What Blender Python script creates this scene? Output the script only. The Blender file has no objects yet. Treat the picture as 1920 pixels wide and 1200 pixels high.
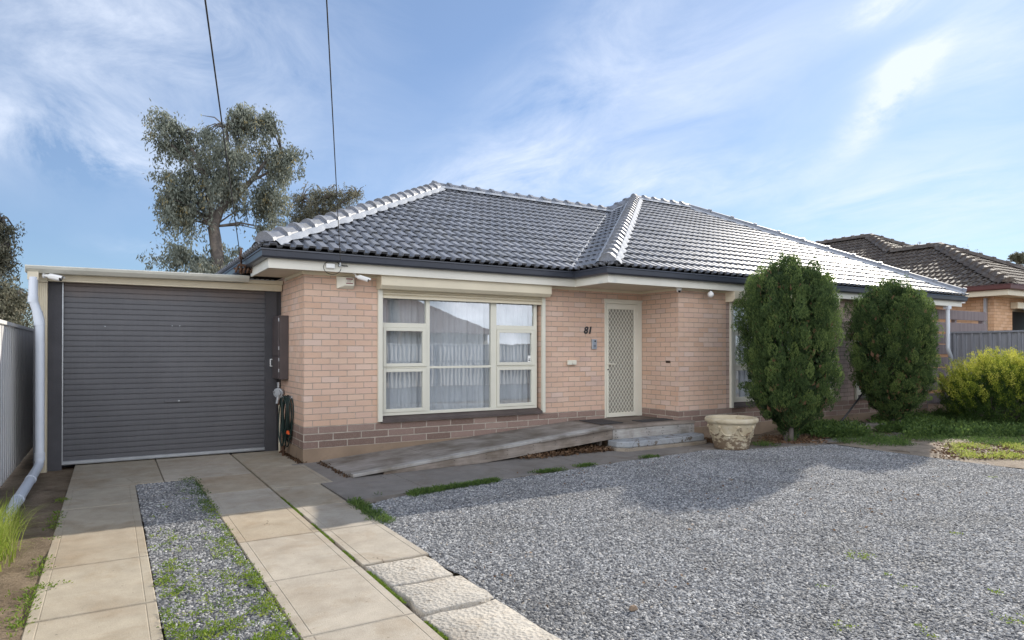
import bpy, bmesh, math, random
import numpy as np
from mathutils import Vector, Matrix
random.seed(7); rng = np.random.default_rng(7)
scene = bpy.context.scene
COL = scene.collection
R = math.radians

# ------------------------------------------------------------------ camera geometry (also used to turn pixels of the photo into points)
F_, YAW, PITCH, CY, CAMH = 1238.0, 31.284, .383, 649.685, 1.534
_y, _p = R(YAW), R(PITCH)
FW = (math.sin(_y)*math.cos(_p), math.cos(_y)*math.cos(_p), math.sin(_p)); RT = (math.cos(_y), -math.sin(_y), 0)
UPV = (RT[1]*FW[2]-RT[2]*FW[1], RT[2]*FW[0]-RT[0]*FW[2], RT[0]*FW[1]-RT[1]*FW[0])
def ray(u, v):
    a = (u-960)/F_; b = (CY-v)/F_
    return [FW[i]+a*RT[i]+b*UPV[i] for i in range(3)]
def bp(u, v, x=None, y=None, z=None, d=None):
    r = ray(u, v)
    t = x/r[0] if x is not None else y/r[1] if y is not None else (z-CAMH)/r[2] if z is not None else d
    return (r[0]*t, r[1]*t, r[2]*t+CAMH)

# ------------------------------------------------------------------ objects
ORG = {}
def thing(name, label, cat, loc, group=None):
    o = bpy.data.objects.new(name, None); COL.objects.link(o); o.location = loc
    o.empty_display_size = .2
    o['label'] = label; o['category'] = cat
    if group: o['group'] = group
    ORG[o.name] = Vector(loc); return o
def tag(o, label, cat, group=None, kind=None):
    if label: o['label'] = label
    if cat: o['category'] = cat
    if group: o['group'] = group
    if kind: o['kind'] = kind
    return o
class MB:
    def __init__(s): s.v = []; s.f = []; s.m = []; s.sm = []
    def add(s, vs, fs, mi=0, smooth=False):
        n = len(s.v); s.v += [tuple(p) for p in vs]
        for f in fs: s.f.append([i+n for i in f]); s.m.append(mi); s.sm.append(smooth)
        return s
    def box(s, x0, x1, y0, y1, z0, z1, mi=0):
        vs = [(x, y, z) for z in (z0, z1) for y in (y0, y1) for x in (x0, x1)]
        return s.add(vs, [(0,2,3,1), (4,5,7,6), (0,1,5,4), (2,6,7,3), (0,4,6,2), (1,3,7,5)], mi)
    def quad(s, a, b, c, d, mi=0): return s.add([a, b, c, d], [(0,1,2,3)], mi)
    def prism(s, pts, vec, mi=0):            # closed polygon swept along vec
        n = len(pts); vec = Vector(vec)
        vs = [Vector(p) for p in pts]+[Vector(p)+vec for p in pts]
        fs = [tuple(range(n))[::-1], tuple(range(n, 2*n))]+[(i, (i+1) % n, n+(i+1) % n, n+i) for i in range(n)]
        return s.add(vs, fs, mi)
    def tube(s, pts, r, n=10, mi=0, caps=True):
        pts = [Vector(p) for p in pts]; rs = r if isinstance(r, (list, tuple)) else [r]*len(pts)
        vs = []; prev = None
        for i, p in enumerate(pts):
            if i == 0: d = pts[1]-p
            elif i == len(pts)-1: d = p-pts[i-1]
            else: d = (pts[i+1]-p).normalized()+(p-pts[i-1]).normalized()
            d.normalize()
            if prev is None:
                a = Vector((0,0,1)) if abs(d.z) < .9 else Vector((1,0,0))
                u = d.cross(a).normalized()
            else:
                u = (prev-d*prev.dot(d)).normalized()
            prev = u; w = d.cross(u)
            for k in range(n):
                t = 2*math.pi*k/n; vs.append(p+(u*math.cos(t)+w*math.sin(t))*rs[i])
        fs = []
        for i in range(len(pts)-1):
            for k in range(n):
                fs.append((i*n+k, i*n+(k+1) % n, (i+1)*n+(k+1) % n, (i+1)*n+k))
        s.add(vs, fs, mi, True)
        if caps:
            m = len(pts)-1
            s.add(vs[:n], [tuple(range(n))[::-1]], mi); s.add(vs[m*n:], [tuple(range(n))], mi)
        return s
    def lathe(s, prof, c, n=32, mi=0, cap=True):
        vs = []; fs = []
        for (r, z) in prof:
            for k in range(n):
                t = 2*math.pi*k/n; vs.append((c[0]+r*math.cos(t), c[1]+r*math.sin(t), c[2]+z))
        for i in range(len(prof)-1):
            for k in range(n): fs.append((i*n+k, i*n+(k+1) % n, (i+1)*n+(k+1) % n, (i+1)*n+k))
        s.add(vs, fs, mi, True)
        if cap: s.add(vs[:n], [tuple(range(n))[::-1]], mi)
        return s
    def build(s, name, mats, parent=None, bev=0, seg=1):
        me = bpy.data.meshes.new(name)
        org = Vector((0,0,0))
        if parent is not None: org = ORG[parent.name]
        elif s.v:
            a = np.array(s.v); org = Vector(((a[:,0].min()+a[:,0].max())/2, (a[:,1].min()+a[:,1].max())/2, a[:,2].min()))
        me.from_pydata([tuple(Vector(p)-org) for p in s.v], [], s.f)
        for m in (mats if isinstance(mats, (list, tuple)) else [mats]): me.materials.append(m)
        me.polygons.foreach_set('material_index', s.m); me.polygons.foreach_set('use_smooth', s.sm)
        me.update()
        o = bpy.data.objects.new(name, me); COL.objects.link(o)
        if parent is not None: o.parent = parent; ORG[o.name] = org
        else: o.location = org; ORG[o.name] = org
        if bev:
            b = o.modifiers.new('bevel', 'BEVEL'); b.width = bev; b.segments = seg; b.limit_method = 'ANGLE'; b.angle_limit = R(35)
        return o
def mesh_np(name, V, Fq, mat, parent=None, tint=None, org=None):
    """quads (N,4) from numpy arrays, an optional face attribute 'tint'"""
    V = np.asarray(V, dtype=np.float32)
    if parent is not None: org = ORG[parent.name]
    elif org is None: org = Vector((float(V[:,0].mean()), float(V[:,1].mean()), float(V[:,2].min())))
    V = V-np.array(tuple(org), dtype=np.float32)
    me = bpy.data.meshes.new(name); k = Fq.shape[1]; nf = len(Fq)
    me.vertices.add(len(V)); me.vertices.foreach_set('co', V.ravel())
    me.loops.add(nf*k); me.loops.foreach_set('vertex_index', Fq.astype(np.int32).ravel())
    me.polygons.add(nf); me.polygons.foreach_set('loop_start', np.arange(0, nf*k, k, dtype=np.int32))
    me.polygons.foreach_set('loop_total', np.full(nf, k, dtype=np.int32))
    me.update(calc_edges=True); me.validate()
    if tint is not None:
        a = me.attributes.new('tint', 'FLOAT', 'FACE'); a.data.foreach_set('value', np.asarray(tint, dtype=np.float32))
    me.materials.append(mat)
    o = bpy.data.objects.new(name, me); COL.objects.link(o); o.location = (0,0,0) if parent is not None else org
    if parent is not None: o.parent = parent
    ORG[o.name] = Vector(org); return o

# ------------------------------------------------------------------ materials
def new_mat(name):
    m = bpy.data.materials.new(name); m.use_nodes = True
    nt = m.node_tree; return m, nt, nt.nodes, nt.links, nt.nodes['Principled BSDF']
def ramp(N, stops, interp='LINEAR'):
    r = N.new('ShaderNodeValToRGB'); r.color_ramp.interpolation = interp
    e = r.color_ramp.elements
    while len(e) < len(stops): e.new(.5)
    for el, (p, c) in zip(e, stops):
        el.position = p; el.color = (c[0], c[1], c[2], 1) if isinstance(c, (tuple, list)) else (c, c, c, 1)
    return r
def noise(N, L, src, scale, detail=4, rough=.55, dist=0):
    n = N.new('ShaderNodeTexNoise'); n.inputs['Scale'].default_value = scale; n.inputs['Detail'].default_value = detail
    n.inputs['Roughness'].default_value = rough; n.inputs['Distortion'].default_value = dist
    if src: L.new(src, n.inputs['Vector'])
    return n
def mixc(N, L, fac, a, b, mode='MIX'):
    m = N.new('ShaderNodeMix'); m.data_type = 'RGBA'; m.blend_type = mode
    for s, v in ((m.inputs[0], fac), (m.inputs[6], a), (m.inputs[7], b)):
        if hasattr(v, 'is_output'): L.new(v, s)
        elif isinstance(v, (int, float)): s.default_value = v if s == m.inputs[0] else (v, v, v, 1)
        else: s.default_value = (*v, 1)
    return m.outputs[2]
def mathn(N, L, op, a, b=None, clamp=False):
    m = N.new('ShaderNodeMath'); m.operation = op; m.use_clamp = clamp
    for i, v in enumerate((a, b)):
        if v is None: continue
        if hasattr(v, 'is_output'): L.new(v, m.inputs[i])
        else: m.inputs[i].default_value = v
    return m.outputs[0]
def bump(N, L, h, strength, dist, nrm=None):
    b = N.new('ShaderNodeBump'); b.inputs['Strength'].default_value = strength; b.inputs['Distance'].default_value = dist
    L.new(h, b.inputs['Height'])
    if nrm: L.new(nrm, b.inputs['Normal'])
    return b.outputs[0]
def pos(N): return N.new('ShaderNodeNewGeometry').outputs['Position']
def paint(name, col, rough=.5, var=.12, scale=3, grime=None, spec=.5, metal=0, bmp=0, bscale=60):
    """a painted or moulded surface with slight unevenness, optional dirt colour in patches"""
    m, nt, N, L, B = new_mat(name); P = pos(N)
    n = noise(N, L, P, scale, 5)
    r = ramp(N, [(.3, tuple(c*(1-var) for c in col)), (.7, tuple(min(1, c*(1+var)) for c in col))]); L.new(n.outputs['Fac'], r.inputs[0])
    out = r.outputs[0]
    if grime:
        g = noise(N, L, P, grime[2], 6, .65); gr = ramp(N, [(grime[1], 0), (min(1, grime[1]+.18), 1)]); L.new(g.outputs['Fac'], gr.inputs[0])
        out = mixc(N, L, gr.outputs[0], out, grime[0])
    L.new(out, B.inputs['Base Color']); B.inputs['Roughness'].default_value = rough; B.inputs['Metallic'].default_value = metal
    B.inputs['Specular IOR Level'].default_value = spec
    if bmp:
        bn = noise(N, L, P, bscale, 4); L.new(bump(N, L, bn.outputs['Fac'], 1, bmp), B.inputs['Normal'])
    return m
def brick(name, axis, x0, z0, bw, rh, mortar, stops, mcol, bumpy=.004, rough=.85, speck=None, fine=180, fstr=.0012):
    m, nt, N, L, B = new_mat(name); P = pos(N)
    sp = N.new('ShaderNodeSeparateXYZ'); L.new(P, sp.inputs[0])
    cb = N.new('ShaderNodeCombineXYZ')
    L.new(mathn(N, L, 'SUBTRACT', sp.outputs[axis], x0), cb.inputs[0]); L.new(mathn(N, L, 'SUBTRACT', sp.outputs[2], z0), cb.inputs[1])
    # wobble so that joints are not ruler-straight
    wn = noise(N, L, P, 9, 2); wv = N.new('ShaderNodeVectorMath'); wv.operation = 'SCALE'
    cs = N.new('ShaderNodeVectorMath'); cs.operation = 'SUBTRACT'; L.new(wn.outputs['Color'], cs.inputs[0]); cs.inputs[1].default_value = (.5,.5,.5)
    L.new(cs.outputs[0], wv.inputs[0]); wv.inputs['Scale'].default_value = .006
    ad = N.new('ShaderNodeVectorMath'); ad.operation = 'ADD'; L.new(cb.outputs[0], ad.inputs[0]); L.new(wv.outputs[0], ad.inputs[1])
    t = N.new('ShaderNodeTexBrick'); L.new(ad.outputs[0], t.inputs['Vector'])
    t.inputs['Scale'].default_value = 1; t.inputs['Brick Width'].default_value = bw; t.inputs['Row Height'].default_value = rh
    t.inputs['Mortar Size'].default_value = mortar; t.inputs['Mortar Smooth'].default_value = .25
    t.inputs['Color1'].default_value = (0,0,0,1); t.inputs['Color2'].default_value = (1,1,1,1); t.inputs['Mortar'].default_value = (.5,.5,.5,1); t.inputs['Bias'].default_value = 0
    r = ramp(N, stops); L.new(t.outputs['Color'], r.inputs[0])
    big = noise(N, L, P, 1.3, 3); br = ramp(N, [(.3, .91), (.7, 1.06)]); L.new(big.outputs['Fac'], br.inputs[0])
    c = mixc(N, L, 1, r.outputs[0], br.outputs[0], 'MULTIPLY')
    fn = noise(N, L, P, fine, 4, .7); fr = ramp(N, [(.3, .84), (.72, 1.14)]); L.new(fn.outputs['Fac'], fr.inputs[0])
    c = mixc(N, L, 1, c, fr.outputs[0], 'MULTIPLY')
    if speck:
        sn = noise(N, L, P, 260, 2); sr = ramp(N, [(.62, 0), (.68, 1)]); L.new(sn.outputs['Fac'], sr.inputs[0]); c = mixc(N, L, sr.outputs[0], c, speck)
    mn = noise(N, L, P, 14, 4); mr = ramp(N, [(.3, tuple(x*.8 for x in mcol)), (.7, tuple(x*1.2 for x in mcol))]); L.new(mn.outputs['Fac'], mr.inputs[0])
    c = mixc(N, L, t.outputs['Fac'], c, mr.outputs[0])
    L.new(c, B.inputs['Base Color']); B.inputs['Roughness'].default_value = rough; B.inputs['Specular IOR Level'].default_value = .25
    inv = mathn(N, L, 'SUBTRACT', 1, t.outputs['Fac'])
    b1 = bump(N, L, inv, 1, bumpy); L.new(bump(N, L, fn.outputs['Fac'], 1, fstr, b1), B.inputs['Normal'])
    return m
SAL = [(0, (.60,.40,.29)), (.14, (.635,.435,.325)), (.4, (.65,.455,.345)), (.6, (.635,.44,.345)), (.8, (.665,.475,.36)), (.93, (.655,.495,.41)), (1, (.56,.40,.33))]
M = {}
M['brick_front'] = brick('salmon_brick_front', 0, 2.258, .487, .242, .086, .0055, SAL, (.43,.35,.285), .006)
M['brick_side'] = brick('salmon_brick_side', 1, 9.206, .487, .242, .086, .0055, SAL, (.43,.35,.285), .006)
PNK = [(0, (.46,.34,.30)), (.5, (.53,.405,.355)), (1, (.58,.45,.39))]
M['brick_pink'] = brick('pinkish_brick', 0, 8.412, .487, .242, .086, .0055, PNK, (.22,.185,.16))
BLK = [(0, (.20,.135,.11)), (.5, (.27,.185,.155)), (1, (.34,.245,.205))]
M['plinth_x'] = brick('split_block_front', 0, 2.258, .187, .405, .1, .009, BLK, (.44,.38,.32), .009, .95, (.42,.36,.31), 90, .006)
M['plinth_y'] = brick('split_block_side', 1, 9.206, .187, .405, .1, .009, BLK, (.44,.38,.32), .009, .95, (.42,.36,.31), 90, .006)
M['footing'] = paint('rendered_footing', (.27,.195,.135), .9, .15, 3, ((.16,.12,.09), .55, 2.5), bmp=.003, bscale=40)
ORB = [(0, (.54,.33,.19)), (.5, (.61,.39,.24)), (1, (.65,.43,.28))]
M['orange_x'] = brick('orange_brick_front', 0, 20, .4, .242, .086, .005, ORB, (.36,.22,.13))
M['orange_y'] = brick('orange_brick_side', 1, 8, .4, .242, .086, .005, ORB, (.36,.22,.13))
M['cream'] = paint('cream_paint', (.68,.61,.46), .45, .05, 2, ((.55,.50,.38), .60, 5))
M['frame'] = paint('window_frame_paint', (.68,.66,.56), .4, .04, 2)
M['fascia'] = paint('fascia_paint', (.70,.68,.60), .4, .05, 2, ((.52,.53,.50), .58, 3))
M['soffit'] = paint('soffit_board', (.60,.53,.42), .7, .05, 2)
M['white'] = paint('white_plastic', (.80,.80,.78), .35, .03, 6)
M['offwhite'] = paint('aged_white_plastic', (.72,.69,.58), .4, .05, 10)
M['pvc'] = paint('pvc_pipe', (.66,.70,.76), .35, .05, 4, ((.40,.41,.42), .66, 6))
M['navy'] = paint('dark_gutter', (.040,.046,.062), .32, .1, 2, ((.07,.075,.085), .6, 3))
M['dark_render'] = paint('dark_render', (.070,.069,.076), .85, .12, 4, ((.10,.10,.105), .62, 3), bmp=.004, bscale=90)
M['black'] = paint('black_plastic', (.02,.02,.022), .4, .1, 5)
M['sill'] = paint('sill_tile', (.085,.065,.06), .5, .2, 4)
M['meter'] = paint('brown_metal', (.075,.060,.060), .5, .12, 4, ((.20,.17,.15), .72, 12))
M['steel'] = paint('galvanised', (.42,.44,.46), .4, .12, 6, None, .5, .7)
M['rubber'] = paint('green_hose', (.012,.030,.026), .45, .1, 8)
M['orange'] = paint('orange_plastic', (.75,.12,.03), .4, .05, 8)
M['copper'] = paint('old_brass', (.13,.075,.05), .6, .2, 20, None, .5, .6)
M['mat_blk'] = paint('rubber_mat', (.035,.035,.038), .85, .2, 30, None, .5, 0, .003, 200)
M['mortar'] = paint('ridge_pointing', (.36,.38,.41), .85, .06, 8, ((.45,.47,.50), .62, 9), bmp=.006, bscale=30)
M['wire'] = paint('black_cable', (.012,.012,.012), .6, .1, 3)
M['maroon'] = paint('maroon_gutter', (.11,.04,.035), .4, .1, 3)
M['bark'] = paint('bark', (.115,.10,.088), .9, .3, 6, ((.24,.20,.16), .55, 3), bmp=.01, bscale=14)
M['stickr'] = paint('sticker', (.8,.8,.78), .5, .03, 8)
M['redprint'] = paint('maroon_print', (.20,.04,.05), .5, .1, 40)

def roof_mat(name, base, rough, lich=None):
    m, nt, N, L, B = new_mat(name); P = pos(N)
    n = noise(N, L, P, 2.2, 5); r = ramp(N, [(.3, tuple(c*.85 for c in base)), (.7, tuple(c*1.18 for c in base))]); L.new(n.outputs['Fac'], r.inputs[0])
    out = r.outputs[0]
    s = noise(N, L, P, 70, 3); sr = ramp(N, [(.35, .8), (.65, 1.15)]); L.new(s.outputs['Fac'], sr.inputs[0]); out = mixc(N, L, 1, out, sr.outputs[0], 'MULTIPLY')
    if lich:
        g = noise(N, L, P, 5, 6, .7); gr = ramp(N, [(.48, 0), (.62, 1)]); L.new(g.outputs['Fac'], gr.inputs[0]); out = mixc(N, L, gr.outputs[0], out, lich)
    L.new(out, B.inputs['Base Color'])
    rr = ramp(N, [(.3, rough*.85), (.7, min(1, rough*1.2))]); L.new(n.outputs['Fac'], rr.inputs[0]); L.new(rr.outputs[0], B.inputs['Roughness'])
    L.new(bump(N, L, s.outputs['Fac'], 1, .0005), B.inputs['Normal'])
    return m
M['tile'] = roof_mat('glossy_slate_tile', (.20,.213,.243), .50, (.155,.160,.168))
M['tile'].node_tree.nodes['Principled BSDF'].inputs['IOR'].default_value = 1.5
M['tile_old'] = roof_mat('old_concrete_tile', (.085,.066,.052), .75, (.15,.13,.11))

# roller door: dusty at the top courses
def rollmat():
    m, nt, N, L, B = new_mat('roller_steel'); P = pos(N)
    n = noise(N, L, P, 2.5, 4); r = ramp(N, [(.3, (.088,.089,.098)), (.7, (.104,.105,.115))]); L.new(n.outputs['Fac'], r.inputs[0])
    sp = N.new('ShaderNodeSeparateXYZ'); L.new(P, sp.inputs[0])
    h = mathn(N, L, 'ADD', sp.outputs[2], mathn(N, L, 'MULTIPLY', n.outputs['Fac'], .25))
    d = ramp(N, [(0, 0), (1, 1)]); L.new(mathn(N, L, 'MULTIPLY', mathn(N, L, 'SUBTRACT', h, 2.36), 4, True), d.inputs[0])
    out = mixc(N, L, mathn(N, L, 'MULTIPLY', d.outputs[0], .75), r.outputs[0], (.16,.11,.085))
    st = N.new('ShaderNodeMapping'); st.inputs['Scale'].default_value = (14, 1, .5); L.new(P, st.inputs[0])
    sn = noise(N, L, st.outputs[0], 3, 4); sr = ramp(N, [(.35, .95), (.7, 1.05)]); L.new(sn.outputs['Fac'], sr.inputs[0])
    out = mixc(N, L, 1, out, sr.outputs[0], 'MULTIPLY')
    L.new(out, B.inputs['Base Color']); B.inputs['Roughness'].default_value = .5
    return m
M['roller'] = rollmat()

def ribbed(name, base, streak=.15, rough=.5):
    m, nt, N, L, B = new_mat(name); P = pos(N)
    st = N.new('ShaderNodeMapping'); st.inputs['Scale'].default_value = (12, 12, .6); L.new(P, st.inputs[0])
    sn = noise(N, L, st.outputs[0], 2, 5); r = ramp(N, [(.3, tuple(c*(1-streak) for c in base)), (.7, tuple(c*(1+streak) for c in base))]); L.new(sn.outputs['Fac'], r.inputs[0])
    L.new(r.outputs[0], B.inputs['Base Color']); B.inputs['Roughness'].default_value = rough; return m
M['fence_cream'] = ribbed('cream_fence_steel', (.65,.64,.62), .08)
M['fence_grey'] = ribbed('grey_fence_steel', (.22,.225,.25), .12)
M['slat'] = ribbed('weathered_slat', (.20,.165,.165), .2, .8)

def concrete(name, base, stain, crack=.0, rough=.85, peb=None, bmp=.002):
    m, nt, N, L, B = new_mat(name); P = pos(N)
    stn = noise(N, L, P, 2.3, 7, .68, .5); stnr = ramp(N, [(.50, (1,1,1)), (.70, (.84,.79,.73))]); L.new(stn.outputs['Fac'], stnr.inputs[0])
    ck = N.new('ShaderNodeTexVoronoi'); ck.feature = 'DISTANCE_TO_EDGE'; ck.inputs['Scale'].default_value = .62; wv_ = noise(N, L, P, 3, 5, .6); cc = N.new('ShaderNodeVectorMath'); cc.operation = 'MULTIPLY_ADD'; L.new(wv_.outputs['Color'], cc.inputs[0]); cc.inputs[1].default_value = (.35,.35,.35); L.new(P, cc.inputs[2]); L.new(cc.outputs[0], ck.inputs['Vector'])
    ckr = ramp(N, [(.0, (.42,.38,.34)), (.0035, (1,1,1))]); ckm = noise(N, L, P, .7, 2); ckf = mathn(N, L, 'ADD', ck.outputs['Distance'], mathn(N, L, 'MULTIPLY', mathn(N, L, 'LESS_THAN', ckm.outputs['Fac'], .58), 1)); L.new(ckf, ckr.inputs[0])
    n = noise(N, L, P, .9, 6, .6, .4); r = ramp(N, [(.25, stain), (.5, base), (.8, tuple(min(1, c*1.18) for c in base))]); L.new(n.outputs['Fac'], r.inputs[0])
    f = noise(N, L, P, 130, 4, .7); fr = ramp(N, [(.3, .82), (.7, 1.14)]); L.new(f.outputs['Fac'], fr.inputs[0])
    out = mixc(N, L, 1, r.outputs[0], fr.outputs[0], 'MULTIPLY')
    g = noise(N, L, P, 5, 5, .7); gr = ramp(N, [(.3, .86), (.65, 1.08)]); L.new(g.outputs['Fac'], gr.inputs[0]); out = mixc(N, L, 1, out, gr.outputs[0], 'MULTIPLY')
    sp = noise(N, L, P, 34, 2, .5); spr = ramp(N, [(.70, 0), (.74, .5)]); L.new(sp.outputs['Fac'], spr.inputs[0]); out = mixc(N, L, spr.outputs[0], out, (.09,.075,.06)); out = mixc(N, L, 1, out, stnr.outputs[0], 'MULTIPLY'); out = mixc(N, L, 1, out, ckr.outputs[0], 'MULTIPLY')
    nb = bump(N, L, f.outputs['Fac'], 1, bmp)
    if peb:
        v = N.new('ShaderNodeTexVoronoi'); v.inputs['Scale'].default_value = 38; L.new(P, v.inputs['Vector'])
        k = noise(N, L, P, 7, 4, .6); kr = ramp(N, [(.45, 0), (.6, 1)]); L.new(k.outputs['Fac'], kr.inputs[0])
        vr = ramp(N, [(.12, (.22,.18,.14)), (.4, (.46,.43,.38))]); L.new(v.outputs['Distance'], vr.inputs[0])
        out = mixc(N, L, mathn(N, L, 'MULTIPLY', kr.outputs[0], .6), out, vr.outputs[0])
        nb = bump(N, L, v.outputs['Distance'], .8, .012, nb)
        g2 = noise(N, L, P, 16, 5, .7); nb = bump(N, L, g2.outputs['Fac'], 1, .014, nb); pit = noise(N, L, P, 26, 4, .75); pr = ramp(N, [(.60, (1,1,1)), (.68, (.42,.36,.30))]); L.new(pit.outputs['Fac'], pr.inputs[0]); out = mixc(N, L, 1, out, pr.outputs[0], 'MULTIPLY')
    L.new(out, B.inputs['Base Color']); B.inputs['Roughness'].default_value = rough; B.inputs['Specular IOR Level'].default_value = .25
    L.new(nb, B.inputs['Normal']); return m
M['slab'] = [concrete('driveway_concrete', (.365,.32,.25), (.31,.25,.18)), concrete('driveway_concrete_pale', (.405,.36,.295), (.335,.28,.215)), concrete('driveway_concrete_tan', (.375,.315,.235), (.315,.24,.165))]
M['slab_grey'] = concrete('path_concrete', (.22,.20,.18), (.16,.145,.13))
M['slab_rough'] = concrete('eroded_concrete', (.47,.43,.37), (.37,.32,.26), peb=True)
M['step'] = concrete('painted_step', (.34,.36,.38), (.26,.27,.28))
def chip(m, col, th, sc):
    nt = m.node_tree; N, L = nt.nodes, nt.links; B = N['Principled BSDF']; src = B.inputs['Base Color'].links[0].from_socket
    n = noise(N, L, pos(N), sc, 6, .7); r = ramp(N, [(th, 0), (th+.03, 1)]); L.new(n.outputs['Fac'], r.inputs[0]); L.new(mixc(N, L, r.outputs[0], src, col), B.inputs['Base Color'])
chip(M['step'], (.14,.12,.10), .56, 7)
M['step_base'] = concrete('bare_step_base', (.30,.26,.21), (.22,.18,.14))
M['pot'] = None

def soil(name, a, b, c, bs=.03):
    m, nt, N, L, B = new_mat(name); P = pos(N)
    n = noise(N, L, P, 3.5, 8, .7); r = ramp(N, [(.3, a), (.5, b), (.72, c)]); L.new(n.outputs['Fac'], r.inputs[0])
    f = noise(N, L, P, 60, 5, .75); fr = ramp(N, [(.3, .7), (.7, 1.3)]); L.new(f.outputs['Fac'], fr.inputs[0]); out = mixc(N, L, 1, r.outputs[0], fr.outputs[0], 'MULTIPLY')
    L.new(out, B.inputs['Base Color']); B.inputs['Roughness'].default_value = .95; B.inputs['Specular IOR Level'].default_value = .15
    L.new(bump(N, L, f.outputs['Fac'], 1, .012, bump(N, L, n.outputs['Fac'], 1, bs)), B.inputs['Normal']); return m
M['soil'] = soil('bare_soil', (.11,.08,.055), (.19,.145,.10), (.27,.21,.15))
M['soil_pale'] = soil('pale_trodden_soil', (.20,.16,.12), (.30,.245,.19), (.38,.32,.25), .015)
M['asphalt'] = soil('asphalt', (.04,.04,.04), (.05,.05,.05), (.065,.065,.06), .003)

def wood(name, a, b, axis=0, rough=.85):
    m, nt, N, L, B = new_mat(name); P = pos(N)
    mp = N.new('ShaderNodeMapping'); s = [30, 30, 30]; s[axis] = 1.6; mp.inputs['Scale'].default_value = s; L.new(P, mp.inputs[0])
    n = noise(N, L, mp.outputs[0], 1, 6, .65, .6); r = ramp(N, [(.28, a), (.72, b)]); L.new(n.outputs['Fac'], r.inputs[0])
    g = noise(N, L, P, 2.2, 5, .6); gr = ramp(N, [(.34, (.58,.53,.47)), (.62, (1.12,1.1,1.08))]); L.new(g.outputs['Fac'], gr.inputs[0]); out = mixc(N, L, 1, r.outputs[0], gr.outputs[0], 'MULTIPLY')
    L.new(out, B.inputs['Base Color']); B.inputs['Roughness'].default_value = rough; B.inputs['Specular IOR Level'].default_value = .2
    L.new(bump(N, L, n.outputs['Fac'], 1, .003), B.inputs['Normal']); return m
M['wood'] = wood('weathered_timber', (.19,.165,.145), (.34,.30,.265))
M['ply'] = wood('grey_plywood', (.18,.165,.15), (.33,.31,.29))
M['wood_lt'] = wood('pale_weathered_edge', (.27,.265,.26), (.45,.44,.42))
M['wood_dk'] = wood('stained_board', (.12,.105,.095), (.21,.185,.16))

def leaf(name, stops, trans=.35, rough=.6):
    m, nt, N, L, B = new_mat(name)
    a = N.new('ShaderNodeAttribute'); a.attribute_name = 'tint'
    r = ramp(N, stops); L.new(a.outputs['Fac'], r.inputs[0]); L.new(r.outputs[0], B.inputs['Base Color']); B.inputs['Roughness'].default_value = rough
    B.inputs['Specular IOR Level'].default_value = .25
    t = N.new('ShaderNodeBsdfTranslucent'); L.new(r.outputs[0], t.inputs['Color'])
    mx = N.new('ShaderNodeMixShader'); mx.inputs[0].default_value = trans
    L.new(B.outputs[0], mx.inputs[1]); L.new(t.outputs[0], mx.inputs[2]); L.new(mx.outputs[0], N['Material Output'].inputs['Surface']); return m
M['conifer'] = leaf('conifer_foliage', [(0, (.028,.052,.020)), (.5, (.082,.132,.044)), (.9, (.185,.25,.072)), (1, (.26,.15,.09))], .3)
M['gum'] = leaf('gum_foliage', [(0, (.11,.125,.095)), (.5, (.22,.245,.20)), (.85, (.36,.385,.32)), (1, (.30,.25,.12))], .3)
M['gumdry'] = leaf('olive_foliage', [(0, (.085,.09,.06)), (.5, (.165,.165,.115)), (1, (.28,.26,.185))], .3)
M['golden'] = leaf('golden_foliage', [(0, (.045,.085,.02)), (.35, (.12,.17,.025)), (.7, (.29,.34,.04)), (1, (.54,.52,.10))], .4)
M['weed'] = leaf('weed_leaves', [(0, (.07,.13,.02)), (.5, (.15,.24,.03)), (1, (.30,.36,.06))], .4)
M['grassb'] = leaf('long_grass', [(0, (.16,.25,.03)), (.5, (.30,.38,.06)), (1, (.55,.52,.20))], .4)
M['cover'] = leaf('ground_cover_leaves', [(0, (.045,.085,.025)), (.5, (.085,.145,.04)), (1, (.17,.25,.06))], .35)
M['dryleaf'] = leaf('dry_leaves', [(0, (.06,.035,.02)), (.5, (.14,.08,.045)), (1, (.26,.17,.10))], .1)

def glass():
    m, nt, N, L, B = new_mat('window_glass')
    g = N.new('ShaderNodeBsdfGlossy'); g.inputs['Roughness'].default_value = .0; g.inputs['Color'].default_value = (.92,.95,1,1)
    P = pos(N); n = noise(N, L, P, 2.0, 2); L.new(bump(N, L, n.outputs['Fac'], .5, .0011), g.inputs['Normal'])
    t = N.new('ShaderNodeBsdfTransparent'); t.inputs['Color'].default_value = (.84,.87,.88,1)
    mx = N.new('ShaderNodeMixShader'); mx.inputs[0].default_value = .27
    L.new(t.outputs[0], mx.inputs[1]); L.new(g.outputs[0], mx.inputs[2]); L.new(mx.outputs[0], N['Material Output'].inputs['Surface'])
    N.remove(B); return m
M['glass'] = glass()
M['curtain'] = paint('sheer_curtain', (.66,.67,.69), .9, .08, 3)
M['interior'] = paint('dark_room', (.06,.06,.065), .9, .1, 1)

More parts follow.
